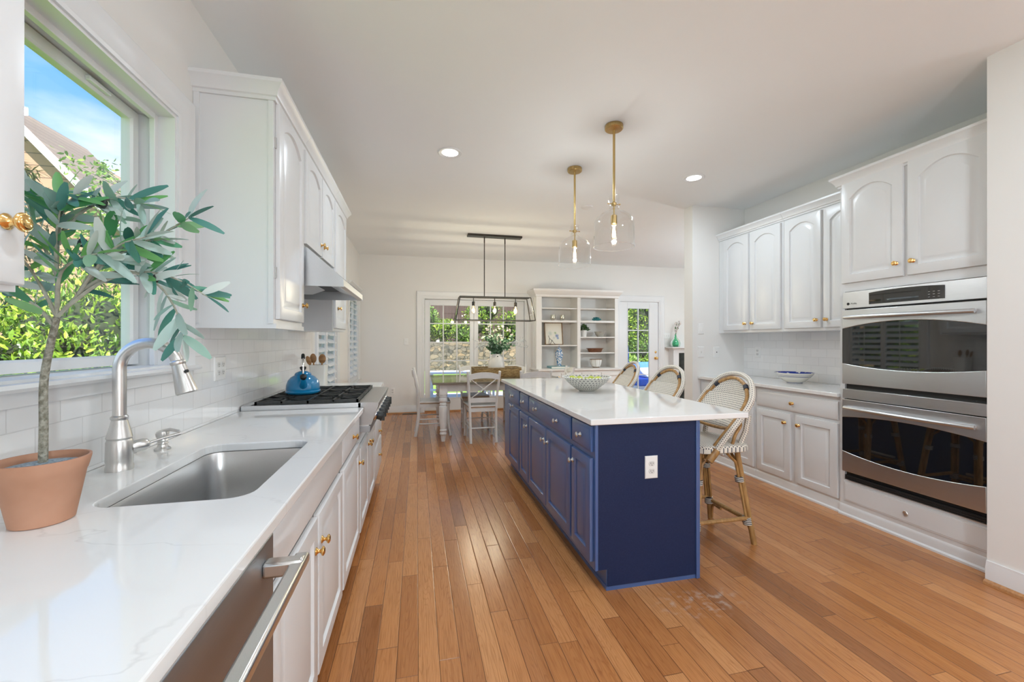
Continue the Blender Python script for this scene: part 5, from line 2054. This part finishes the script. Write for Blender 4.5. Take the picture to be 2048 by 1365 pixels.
# woven tray on the table
bx0, bx1, by0, by1 = .765, 1.440, 5.665, 5.985
r = thing('basket_tray', 'long woven seagrass tray in the middle of the dining table', 'basket', ((bx0 + bx1) / 2, (by0 + by1) / 2, TZ))
mb = MB()
q = lambda i, z: [(a, b, z) for a, b in rrect(bx0 + i, bx1 - i, by0 + i, by1 - i, .02, 3)]
mb.loops([q(.012, TZ + .001), q(0, TZ + .02), q(-.002, TZ + .128), q(.014, TZ + .128), q(.016, TZ + .018)], lambda a, b, d: (a, b, d), cap0=True)
put('weave', mb, 'basket', r)
pts = [Vector((a, b, TZ + .131)) for a, b in rrect(bx0 + .006, bx1 - .006, by0 + .006, by1 - .006, .02, 3)]
put('rim', MB().tube(pts, .011, 8, closed=True), 'basket_rim', r)

vc = (1.105, 5.825, TZ + .019)
r = thing('flower_vase', 'rounded off-white ceramic vase standing in the woven tray', 'vase', vc)
prof = [(.094, 0), (.108, .008), (.119, .06), (.120, .13), (.112, .195), (.092, .252), (.066, .285), (.055, .300), (.057, .308), (.050, .308), (.050, .29)]
put('body', MB().lathe(prof, vc, (0, 0, 1), 36, caps=False), 'ceramic', r)
put('knot', MB().lathe([(0, -.012), (.010, -.006), (.010, .006), (0, .012)], (vc[0] + .005, vc[1] - .072, vc[2] + .275), (.4, 0, 1), 10), 'twig', r)

# arrangement
top = Vector((vc[0], vc[1], vc[2] + .31))
r = thing('flower_arrangement', 'bouquet of eucalyptus, pale blossom and bare twigs in the ceramic vase', 'flowers', top)
R_ = random.Random(23)
sb, lb, bb, tb = MB(), MB(), MB(), MB()
for i in range(34):
    a = R_.uniform(0, 2 * math.pi)
    sp_ = R_.uniform(.03, .25)
    hgt = R_.uniform(.10, .34) * (1 - .9 * (sp_ - .03))
    tip = top + Vector((sp_ * math.cos(a), sp_ * .8 * math.sin(a), hgt))
    pts = smooth_path([top + Vector((0, 0, -.05)), top + (tip - top) * .45 + Vector((0, 0, .03)), tip], 6)
    sb.tube(pts, .0018, 5)
    for j in range(3, len(pts)):
        for _ in range(2):
            d = rvec(R_) + Vector((0, 0, -.2))
            L = R_.uniform(.034, .056)
            leaf(lb, pts[j], d, rvec(R_), L, L * .78, .1, .08, 3)
    if i % 2 == 0 and tip.z > top.z + .12:
        for _ in range(4):
            c = tip + rvec(R_) * .022
            for k in range(5):
                leaf(bb, c, rvec(R_) + Vector((0, 0, .3)), rvec(R_), .020, .017, .1, .1, 2)
for dx, dz in ((-.10, .40), (-.13, .36), (.08, .38), (.19, .34), (.03, .37), (.17, .35), (-.015, .33)):
    tip = top + Vector((dx, -.02, dz))
    sb.tube(smooth_path([top, top + Vector((dx * .4, 0, dz * .6)), tip], 5), .0015, 5)
    for _ in range(4):
        c = tip + rvec(R_) * .020
        for k in range(5):
            leaf(bb, c, rvec(R_), rvec(R_), .019, .016, .1, .1, 2)
for pts, in ([[(0, 0, 0), (.14, -.02, .12), (.24, -.03, .17), (.30, -.03, .19), (.36, -.03, .185), (.41, -.03, .20)]],
             [[(0, 0, 0), (.13, -.02, .10), (.24, -.03, .14), (.33, -.03, .11), (.44, -.03, .085)]],
             [[(0, 0, 0), (-.12, -.02, .14), (-.22, -.03, .17), (-.32, -.03, .19)]],
             [[(0, 0, 0), (-.10, -.03, .10), (-.20, -.03, .12), (-.29, -.03, .10)]],
             [[(0, 0, 0), (-.06, 0, .2), (-.11, 0, .3), (-.12, 0, .41)]]):
    q = smooth_path([top + Vector(p) for p in pts], 6)
    tb.tube(q, [.0042 - .0022 * i / (len(q) - 1) for i in range(len(q))], 6)
    for j in range(6, len(q), 2):
        for _ in range(2):
            e = q[j] + rvec(R_) * R_.uniform(.02, .05)
            tb.tube([q[j], q[j].lerp(e, .5) + rvec(R_) * .004, e], [.0022, .0018, .001], 5)
            leaf(tb, e, rvec(R_), rvec(R_), .016, .011, .1, .1, 2)
put('stems', sb, 'twig', r)
put('leaves', lb, 'euc', r, recalc=False, smooth=0)
put('blossoms', bb, 'blossom', r, recalc=False, smooth=0)
put('twigs', tb, 'pale_twig', r)


# ------------------------------------------------------------------ bookcase with its ornaments
BX0, BX1, BY = 2.06, 3.635, 7.06
r = thing('bookcase', 'tall white built-in bookcase with open shelves and a cupboard base between the doors', 'bookcase', (2.85, 7.25, 0))
mid0, mid1 = 2.835, 2.895
mb = MB().box(BX0, BX0 + .10, BY, YF - .004, .765, 2.06).box(BX1 - .06, BX1, BY, YF - .004, .765, 2.06).box(mid0, mid1, BY, YF - .004, .765, 2.06)
mb.box(BX0 + .10, mid0, 7.425, YF - .004, .765, 2.06).box(mid1, BX1 - .06, 7.425, YF - .004, .765, 2.06)
mb.box(BX0, BX1, BY, YF - .004, 2.06, 2.12)
put('carcass', mb, 'case', r)
mb = MB().box(BX0 - .004, BX0, BY + .03, BY + .075, .80, 2.04).box(BX0 - .004, BX0, BY + .11, BY + .155, .80, 2.04).box(BX0 - .004, BX0, BY + .19, BY + .235, .80, 2.04)
put('fluting', mb, 'case', r)
mb = MB().sweep([(BX1, YF - .004), (BX1, BY), (BX0, BY), (BX0, YF - .004)][::-1], [(0, .0), (-.012, .01), (-.016, .04), (-.035, .06), (-.062, .10), (-.070, .115), (-.070, .140), (0, .140)], lambda a, b, d: (a, b, 2.045 + d))
put('crown_molding', mb, 'case', r)
for z, t in ((1.855, .020), (1.630, .036), (1.185, .020)):
    put('shelf', MB().box(BX0 + .10, mid0, BY + .012, 7.425, z - t, z), 'case', r, bevel=.002)
for z, t in ((1.855, .020), (1.630, .036), (1.335, .020), (1.048, .020)):
    put('shelf', MB().box(mid1, BX1 - .06, BY + .012, 7.425, z - t, z), 'case', r, bevel=.002)
put('base', MB().box(BX0 + .01, BX1 - .01, 6.90, YF - .004, .0, .733), 'case', r)
put('counter', MB().box(BX0 - .02, BX1 + .02, 6.865, YF - .004, .733, .765), 'case', r, bevel=.006)
for i in range(4):
    w_ = (BX1 - BX0 - .06) / 4
    d_ = door_part(r, face_ny(6.881, BX0 + .03 + i * w_, .12), w_ - .01, .57, 'case', knob_at=((w_ - .05) if i % 2 == 0 else .04, .50), kmat='brass')



def candle(x, label):
    c = (x, 7.20, 1.6305)
    rr = thing('candle_holder', label, 'candle holder', c, 'mercury glass candle holders')
    put('glass', MB().lathe([(.030, 0), (.034, .012), (.045, .03), (.047, .06), (.044, .10), (.043, .105), (.040, .105), (.040, .03)], c, (0, 0, 1), 24), 'mercury', rr)
    put('candle', MB().lathe([(.036, .03), (.036, .085), (0, .088)], c, (0, 0, 1), 18), 'paper', rr)


candle(2.415, 'gold-toned mercury glass candle holder nearer the patio door on the second shelf')
candle(2.595, 'silver-toned mercury glass candle holder nearer the shelf divider on the second shelf')

c = Vector((3.27, 7.20, 1.631))
R_ = random.Random(3)
mb = MB()
for i in range(26):
    d = rvec(R_)
    d.z = abs(d.z) * .8 + .12
    p = c + Vector((d.x * .09, d.y * .06, d.z * .07 + .012))
    mb.tube([c + Vector((d.x * .03, d.y * .02, .018)), p.lerp(c, .35) + rvec(R_) * .008, p], [.012, .011, .008], 7)
tag(put('coral_ornament', mb, 'coral'), 'teal branching coral ornament on the upper shelf near the back door', 'ornament')

# framed sheet leaning on the back of its shelf
fr = thing('framed_artwork', 'small framed watercolour leaning on the third shelf', 'picture frame', (2.435, 7.19, 1.1855))
tilt = .16
amp = lambda a, b, d: (2.435 + a, 7.19 + b * math.sin(tilt) - d * math.cos(tilt), 1.1855 + b * math.cos(tilt) + d * math.sin(tilt))
fw_, fh_ = .345, .415
mb = MB().sweep([(-fw_ / 2, .002), (fw_ / 2, .002), (fw_ / 2, fh_), (-fw_ / 2, fh_)], [(0, 0), (0, .018), (.008, .020), (.015, .013), (.015, 0)], amp, closed=True)
put('frame', mb, 'frame_wood', fr)
put('mat_board', MB().prism([(-fw_ / 2 + .013, .015), (fw_ / 2 - .013, .015), (fw_ / 2 - .013, fh_ - .013), (-fw_ / 2 + .013, fh_ - .013)], amp, .002, .006), 'mat_board', fr)
put('art_sheet', MB().prism([(-.115, .07), (.115, .07), (.115, .345), (-.115, .345)], amp, .0062, .0075), 'art', fr)
mb = MB()
c = Vector((2.335, 7.12, 1.187))
for pts in ([(-.03, 0, .165), (-.01, 0, .12), (.03, -.01, .08), (.075, -.01, .03), (.10, -.01, .003)], [(-.01, 0, .12), (-.02, 0, .06), (-.015, 0, .003)], [(.03, -.01, .08), (.02, .01, .04), (.0, .01, .003)]):
    q = smooth_path([c + Vector(p) for p in pts], 5)
    mb.tube(q, .0042, 6)
for p in ((-.03, 0, .165), (.04, -.012, .085), (.085, -.01, .022)):
    mb.lathe([(0, -.007), (.007, 0), (0, .007)], c + Vector(p), (0, 0, 1), 8)
tag(put('twig_ornament', mb, 'black'), 'black metal twig ornament in front of the framed watercolour', 'ornament')

mb_c = (2.50, 7.16, .7655)
bk = thing('book', 'pale teal book lying flat under the blue and white jar', 'book', mb_c)
put('cover', MB().box(2.33, 2.68, 7.03, 7.29, .7655, .7695).box(2.33, 2.68, 7.03, 7.29, .7985, .8025).box(2.33, 2.335, 7.03, 7.29, .7695, .7985), 'teal_book', bk)
put('pages', MB().box(2.335, 2.672, 7.036, 7.284, .7695, .7985), 'paper', bk)
c = (2.52, 7.16, .803)
jr = thing('ginger_jar', 'blue and white lidded ginger jar standing on the teal book', 'jar', c)
put('body', MB().lathe([(.040, 0), (.042, .006), (.040, .04), (.048, .10), (.066, .16), (.073, .20), (.068, .245), (.048, .272), (.044, .282)], c, (0, 0, 1), 28), 'jar', jr)
put('lid', MB().lathe([(.048, .282), (.050, .290), (.040, .315), (.022, .332), (.012, .338), (.010, .350), (.015, .36), (.011, .374), (.004, .392), (0, .396)], c, (0, 0, 1), 24), 'jar', jr)

c = (3.015, 7.19, 1.3355)
pp = thing('potted_plant', 'small leafy green plant in a white pot on the third shelf', 'potted plant', c)
put('pot', MB().lathe([(.044, 0), (.046, .004), (.056, .115), (.058, .120), (.053, .120), (.05, .10)], c, (0, 0, 1), 28, caps=True), 'white_china', pp)
R_ = random.Random(8)
mb = MB()
for i in range(190):
    d = rvec(R_)
    d.z = abs(d.z) * 1.1 - .15
    p = Vector(c) + Vector((0, 0, .125)) + Vector((d.x * .085, d.y * .075, max(-.01, d.z * .10))) * R_.uniform(.4, 1)
    L = R_.uniform(.025, .045)
    leaf(mb, p, d + Vector((0, 0, .3)), rvec(R_), L, L * .5, .15, .1, 2)
put('leaves', mb, 'plant_leaf', pp, recalc=False, smooth=0)
mb = MB().lathe([(.045, 0), (.05, .004), (.085, .045), (.103, .092), (.105, .098), (.100, .098), (.080, .05), (.04, .012), (0, .01)], (3.335, 7.19, 1.3355), (0, 0, 1), 32)
tag(put('stoneware_bowl', mb, 'grey_bowl'), 'grey stoneware bowl beside the small potted plant', 'bowl')
# dough bowl with two handles
c = Vector((3.235, 7.19, 1.0485))
oval = lambda a, b, z: [(c.x + a * math.cos(2 * math.pi * k / 32), c.y + b * math.sin(2 * math.pi * k / 32), c.z + z) for k in range(32)]
mb = MB().loops([oval(.115, .06, .0), oval(.125, .07, .006), oval(.150, .095, .065), oval(.172, .10, .070), oval(.172, .10, .076), oval(.140, .088, .074), oval(.11, .06, .016)], lambda a, b, d: (a, b, d), cap0=True)
tag(put('dough_bowl', mb, 'wood_tray'), 'oblong dark wooden dough bowl on the fourth shelf', 'bowl')
c = Vector((3.245, 7.17, .7655))
cp_ = thing('cache_pot', 'white ribbed cachepot with a dark rim on the bottom shelf', 'pot', tuple(c))
put('body', MB().lathe([(.062, .012), (.078, .020), (.100, .07), (.108, .12), (.110, .150), (.106, .150), (.098, .07), (.06, .026), (0, .026)], c, (0, 0, 1), 36), 'white_china', cp_)
mb = MB().lathe([(.058, 0), (.066, .004), (.064, .012)], c, (0, 0, 1), 28)
mb.tube([c + Vector((.110 * math.cos(2 * math.pi * k / 36), .110 * math.sin(2 * math.pi * k / 36), .152)) for k in range(36)], .005, 6, closed=True)
for k in range(8):
    a = 2 * math.pi * (k + .35) / 8
    mb.tube([c + Vector((rr * math.cos(a), rr * math.sin(a), z)) for rr, z in ((.079, .020), (.101, .07), (.109, .12), (.111, .15))], .0018, 5)
put('metal_bands', mb, 'frame_wood', cp_)


# ------------------------------------------------------------------ fireplace
r = thing('fireplace', 'white fireplace mantel with a dark firebox on the far wall past the back door', 'fireplace', (5.4, 7.3, 0))
mb = MB().box(4.955, 5.075, 7.29, YF - .002, 0, 1.02).box(5.78, 5.90, 7.29, YF - .002, 0, 1.02).box(4.955, 5.90, 7.29, YF - .002, 1.02, 1.09)
put('surround', mb, 'trim', r)
mb = MB().sweep([(5.90, YF - .002), (5.90, 7.29), (4.955, 7.29), (4.955, YF - .002)][::-1], [(0, 0), (-.02, .01), (-.03, .03), (-.06, .045), (0, .045)], lambda a, b, d: (a, b, 1.075 + d))
put('molding', mb, 'trim', r)
put('shelf', MB().box(4.865, 5.98, 7.19, YF - .002, 1.118, 1.140), 'trim', r, bevel=.003)
put('firebox', MB().box(5.075, 5.78, 7.33, YF - .002, 0, 1.02), 'firebox', r)
vc = (5.005, 7.30, 1.1405)
r = thing('glass_vase', 'green glass bottle vase on the fireplace mantel', 'vase', vc)
put('body', MB().lathe([(.055, 0), (.078, .006), (.094, .04), (.097, .075), (.082, .125), (.046, .17), (.022, .205), (.016, .24), (.018, .25)], vc, (0, 0, 1), 32, caps=False), 'green_glass', r)
top = Vector(vc) + Vector((0, 0, .24))
r = thing('flower_sprig', 'sprig of white blossom standing in the green bottle vase', 'flowers', top)
q = smooth_path([top + Vector((0, 0, -.17)), top, top + Vector((.02, -.01, .10)), top + Vector((.07, -.01, .19)), top + Vector((.085, 0, .28))], 6)
q2 = smooth_path([top, top + Vector((.0, 0, .12)), top + Vector((.02, 0, .22))], 6)
put('stem', MB().tube(q, .003, 6).tube(q2, .0025, 6), 'twig', r)
R_ = random.Random(9)
b1, b2 = MB(), MB()
for qq in (q[9:], q2[4:]):
    for p in qq[::2]:
        leaf(b2, p, rvec(R_), rvec(R_), .05, .026, .1, .1, 3)
        for k in range(4):
            leaf(b1, p + rvec(R_) * .02, rvec(R_), rvec(R_), .03, .025, .1, .1, 2)
put('blossoms', b1, 'blossom', r, recalc=False, smooth=0)
put('leaves', b2, 'euc', r, recalc=False, smooth=0)


# ------------------------------------------------------------------ outdoors
# sink side: shrubs, a sapling and the neighbour's gable
struct('ground', MB().box(-40, -1.16, -12, 45, -.35, -.15).box(-1.16, 40, 7.62, 45, -.35, -.15), 'grass', smooth=0)
mb = MB().prism([(10.6, -.15), (10.6, -.075), (16.05, .13), (16.05, -.15)], lambda a, b, d: (d, a, b), -6, 14)
struct('lawn', mb, 'grass', smooth=0)
GH = 'bright shrubs outside the sink window'
shrub('shrub', (-2.75, 3.9, .75), (.75, .80, 1.02), 9000, .055, 'hedge', 'bright yellow green shrub close outside the sink window, behind the olive trunk', group=GH, seed=2)
shrub('shrub', (-3.35, 3.05, .70), (.75, .75, 1.05), 8500, .055, 'hedge', 'bright yellow green shrub outside the sink window, by the picture edge behind the pot', group=GH, seed=3)
shrub('shrub', (-2.55, 5.0, .72), (.7, .75, 1.05), 8000, .055, 'hedge', 'bright yellow green shrub outside the sink window, beside the far sash', group=GH, seed=4)
shrub('shrub', (-4.4, 4.6, .85), (.9, 1.0, 1.22), 4200, .075, 'hedge_dark', 'taller darker shrub in the second row outside the sink window', group=GH, seed=5)
shrub('shrub', (-3.6, 6.3, .8), (.9, .9, 1.25), 3600, .08, 'hedge_dark', 'darker shrub farthest back outside the sink window', group=GH, seed=6)
shrub('shrub', (-5.2, 3.4, .9), (.9, .9, 1.25), 3600, .075, 'hedge_dark', 'darker shrub in the second row nearest the picture edge', group=GH, seed=7)

# conifer sapling with feathery drooping sprays
tb0 = Vector((-5.0, 6.0, -.15))
r = thing('conifer_sapling', 'thin feathery conifer sapling rising above the shrubs outside the sink window', 'tree', tb0)
R_ = random.Random(31)
tr = smooth_path([tb0, tb0 + Vector((.04, 0, 1.4)), tb0 + Vector((-.03, 0, 2.7)), tb0 + Vector((.03, .02, 3.5)), tb0 + Vector((-.02, 0, 4.05))], 10)
sb, lb = MB().tube(tr, [.04 - .036 * i / (len(tr) - 1) for i in range(len(tr))], 8), MB()
for i in range(9, len(tr) - 1):
    f = 1 - (i - 9) / (len(tr) - 10)
    for _ in range(4):
        a = R_.uniform(0, 2 * math.pi)
        L = (.20 + 1.05 * f) * R_.uniform(.55, 1)
        d = Vector((math.cos(a), math.sin(a), R_.uniform(.05, .5)))
        q = smooth_path([tr[i], tr[i] + d * L * .5 + Vector((0, 0, .05)), tr[i] + d * L + Vector((0, 0, -.10 * L))], 6)
        sb.tube(q, [.008 - .006 * k / (len(q) - 1) for k in range(len(q))], 5)
        for p in q[3:]:
            for _ in range(7 if f > .25 else 3):
                leaf(lb, p, d * .6 + rvec(R_) * .8 + Vector((0, 0, -.35)), (0, 0, 1), R_.uniform(.08, .16), .020, .25, .1, 2)
put('trunk', sb, 'twig', r)
put('foliage', lb, 'yew', r, recalc=False, smooth=0)

# neighbour's house: gable end with siding, steep roof falling away from its ridge
r = thing('neighbor_house', 'neighbouring house with tan siding and a steep taupe shingle roof beyond the shrubs', 'house', (-18, 20, -.15))
ridge_x, ridge_z, gy0, gy1 = -13.9, 9.55, 17.6, 21.6
sl = 1.12
ex = ridge_x + (ridge_z - 2.6) / sl
lx = ridge_x - (ridge_z - 2.6) / sl
mb = MB().prism([(lx + .35, -.15), (ex - .35, -.15), (ex - .35, 2.45), (ridge_x, ridge_z - .42), (lx + .35, 2.45)], lambda a, b, d: (a, d, b), gy0 + .3, gy1 + 5)
put('walls', mb, 'siding', r, smooth=0)
mb = MB().prism([(ridge_x, ridge_z), (ex, 2.6), (ex - .1, 2.42), (ridge_x, ridge_z - .24)], lambda a, b, d: (a, d, b), gy0, gy1)
mb.prism([(ridge_x, ridge_z), (ridge_x, ridge_z - .24), (lx + .1, 2.42), (lx, 2.6)], lambda a, b, d: (a, d, b), gy0, gy1)
put('roof', mb, 'shingle', r, smooth=0)
mb = MB().prism([(ridge_x, ridge_z - .02), (ex, 2.58), (ex - .16, 2.36), (ridge_x, ridge_z - .36)], lambda a, b, d: (a, d, b), gy0 - .06, gy0 + .02)
mb.prism([(ridge_x, ridge_z - .02), (ridge_x, ridge_z - .36), (lx + .16, 2.36), (lx, 2.58)], lambda a, b, d: (a, d, b), gy0 - .06, gy0 + .02)
put('rake_board', mb, 'trim', r)

# tree branch tips that dip into the top of the view
r = thing('leafy_tree', 'tall leafy tree beyond the roof, seen by the far sash', 'tree', (-9.2, 16.0, -.15))
R_ = random.Random(41)
sb = MB().tube([(-9.2, 16.0, -.15), (-9.1, 16, 3.0), (-9.25, 16, 6.2)], [.16, .12, .04], 8)
lb = MB()
for i in range(46):
    z = R_.uniform(3.2, 6.6)
    a = R_.uniform(0, 2 * math.pi)
    L = R_.uniform(.5, 1.5)
    e = Vector((-9.2 + L * math.cos(a), 16 + L * math.sin(a), z + .25))
    sb.tube([(-9.17, 16, z - .3), e], [.03, .008], 5)
    for _ in range(26):
        leaf(lb, e + rvec(R_) * R_.uniform(.1, .45), rvec(R_), rvec(R_), .16, .08, .2, .1, 2)
put('trunk', sb, 'bark', r)
put('foliage', lb, 'hedge_dark', r, recalc=False, smooth=0)

struct('bounce_slab', MB().box(-5.5, -1.16, 6.6, 14.0, -.15, -.08).box(-2.0, -1.16, 4.0, 6.6, -.15, -.08), 'bounce_paver', smooth=0)  # pale slab added to bounce sunlight in through the shuttered windows

# patio side
struct('patio', MB().box(-2.5, 9.5, 7.62, 10.6, -.15, -.06), 'paver', smooth=0)
struct('retaining_wall', MB().box(-6, 14, 16.0, 16.7, -.15, 1.22), 'stone', smooth=0)
struct('terrace', MB().box(-6, 14, 16.7, 24, -.15, 1.16), 'soil', smooth=0)
r = thing('privacy_fence', 'brown wooden privacy fence above the stone wall in the garden', 'fence', (2.0, 19.5, 1.16))
put('boards', MB().box(-6, 14, 19.5, 19.55, 1.16, 3.75), 'fence', r, smooth=0)
put('rail', MB().box(-6, 14, 19.44, 19.5, 3.55, 3.66), 'fence', r)
GT = 'shrubs on the terrace above the stone wall'
for i, (x, z, rx, rz, mt, lab) in enumerate((
        (.35, 1.95, .62, .75, 'hedge_dark', 'rounded green shrub on the terrace, seen in the first column of patio panes'),
        (1.05, 1.62, .55, .52, 'hedge', 'low yellow green shrub on the terrace before the second column of patio panes'),
        (1.95, 1.55, .45, .45, 'hedge_dark', 'small green shrub on the terrace by the middle door post'),
        (2.75, 2.30, .85, 1.0, 'hedge', 'tall bright shrub on the terrace behind the second patio door'),
        (4.05, 1.75, .70, .80, 'hedge', 'bright shrub on the terrace seen over the blossom'),
        (-.55, 2.75, .6, .55, 'hedge_dark', 'high green tree crown at the first corner of the patio panes'),
        (4.9, 2.6, .8, 1.2, 'hedge_dark', 'dark green shrub on the terrace behind the bookcase line'))):
    shrub('shrub', (x, 17.8, z), (rx, .6, rz), 1700, .11, mt, lab, group=GT, seed=50 + i)
GL = 'laurels outside the back door'
for i, (x, y, z, rx, rz, mt, lab) in enumerate((
        (6.6, 13.2, 2.1, .95, 1.2, 'hedge', 'tall bright laurel outside the back door, filling its upper panes'),
        (7.9, 13.4, 2.0, 1.0, 1.3, 'hedge', 'tall bright laurel outside the back door, toward the knob side'),
        (7.7, 13.0, .85, .7, .55, 'hedge_dark', 'low dark shrub under the laurel toward the knob side of the back door'),
        (6.6, 12.4, .38, .75, .40, 'hedge_dark', 'low green shrub on the lawn outside the back door'),
        (7.7, 12.3, .36, .7, .38, 'hedge', 'low bright shrub on the lawn outside the back door'))):
    shrub('shrub', (x, y, z), (rx, .6, rz), 2200, .11, mt, lab, group=GL, seed=70 + i)

# folded umbrella and lounge seat outside the back door
u = Vector((4.62, 8.75, -.06))
r = thing('patio_umbrella', 'folded bright blue patio umbrella standing outside the back door', 'umbrella', u)
put('pole', MB().cyl(u, u + Vector((0, 0, 2.35)), .019, n=12), 'patio_white', r)
put('base', MB().lathe([(.22, 0), (.22, .03), (.05, .06), (.03, .12)], u, (0, 0, 1), 24), 'black', r)
mb = MB()
ring = []
for z, rr in ((2.30, .012), (2.0, .05), (1.6, .075), (1.48, .06), (1.40, .085), (1.0, .12), (.75, .10)):
    ring.append([(u.x + (rr * (1 + .28 * math.cos(8 * a))) * math.cos(a), u.y + (rr * (1 + .28 * math.cos(8 * a))) * math.sin(a), u.z + z) for a in [2 * math.pi * k / 64 for k in range(64)]])
mb.loops(ring, lambda a, b, d: (a, b, d), cap0=True)
put('canopy', mb, 'blue_fabric', r)
r = thing('patio_lounge', 'bright blue cushioned lounge seat outside the lower pane of the back door', 'lounge chair', (5.5, 9.2, -.06))
mb = MB().box(5.05, 6.1, 8.75, 9.75, -.06, .20)
put('frame', mb, 'patio_white', r, bevel=.01)
put('seat_cushion', MB().box(5.07, 6.08, 8.77, 9.73, .20, .36), 'blue_fabric', r, bevel=.03)
put('back_cushion', MB().prism([(9.55, .36), (9.73, .36), (9.80, .70), (9.66, .72)], lambda a, b, d: (d, a, b), 5.07, 6.08), 'blue_fabric', r, bevel=.03)
mb = MB().prism([(9.05, .365), (9.50, .365), (9.58, .50), (9.40, .60)], lambda a, b, d: (d, a, b), 5.42, 5.95)
tag(put('throw_pillow', mb, 'pale_fabric', bevel=.04), 'pale patterned pillow lying on the blue lounge seat', 'pillow')

# white patio dining set seen through and under the table
pt = thing('patio_table', 'white slatted patio table outside the patio door', 'patio table', (1.0, 9.3, -.06))
mb = MB()
for i in range(9):
    mb.box(.25, 1.75, 9.15 + i * .085, 9.22 + i * .085, .53, .56)
put('tabletop', mb, 'patio_white', pt)
for x in (.32, 1.68):
    for y in (9.2, 9.82):
        put('leg', MB().box(x - .025, x + .025, y - .025, y + .025, -.06, .53), 'patio_white', pt)


def patio_chair(label):
    r = thing('patio_chair', label, 'patio chair', (0, 0, 0), 'white folding patio chairs')
    for sx in (-1, 1):
        put('leg', MB().obox((sx * .21, -.24, 0), (sx * .21, .16, .43), .022, .03, up=(1, 0, 0)), 'patio_white', r)
        put('leg', MB().obox((sx * .235, .24, 0), (sx * .235, -.20, .84), .022, .03, up=(1, 0, 0)), 'patio_white', r)
    mb = MB()
    for i in range(6):
        mb.box(-.20, .20, -.16 + i * .065, -.11 + i * .065, .42, .437)
    put('seat', mb, 'patio_white', r)
    K = 10
    vs, fs = [], []
    for i in range(K + 1):
        t = 2 * i / K - 1
        x = .225 * t
        y = -.195 - .02 * (1 - t * t)
        vs += [(x, y - .009, .68), (x, y + .009, .68), (x, y - .006, .80 + .05 * (1 - t * t)), (x, y - .024, .80 + .05 * (1 - t * t))]
    for i in range(K):
        for k in range(4):
            k2 = (k + 1) % 4
            fs.append((i * 4 + k, (i + 1) * 4 + k, (i + 1) * 4 + k2, i * 4 + k2))
    fs += [(3, 2, 1, 0), tuple(K * 4 + k for k in range(4))]
    put('back', MB().add(vs, fs), 'patio_white', r)
    r.scale = (.85, .85, .68)
    return r


pc = patio_chair('white folding patio chair on the house side of the patio table, toward the hinge side')
pc.location = (.42, 8.80, -.06)
dup(pc, (1.25, 8.82, -.06), 0, 'white folding patio chair on the house side of the patio table, before its middle')
dup(pc, (-.02, 9.5, -.06), math.radians(-90), 'white folding patio chair at the short end of the patio table')
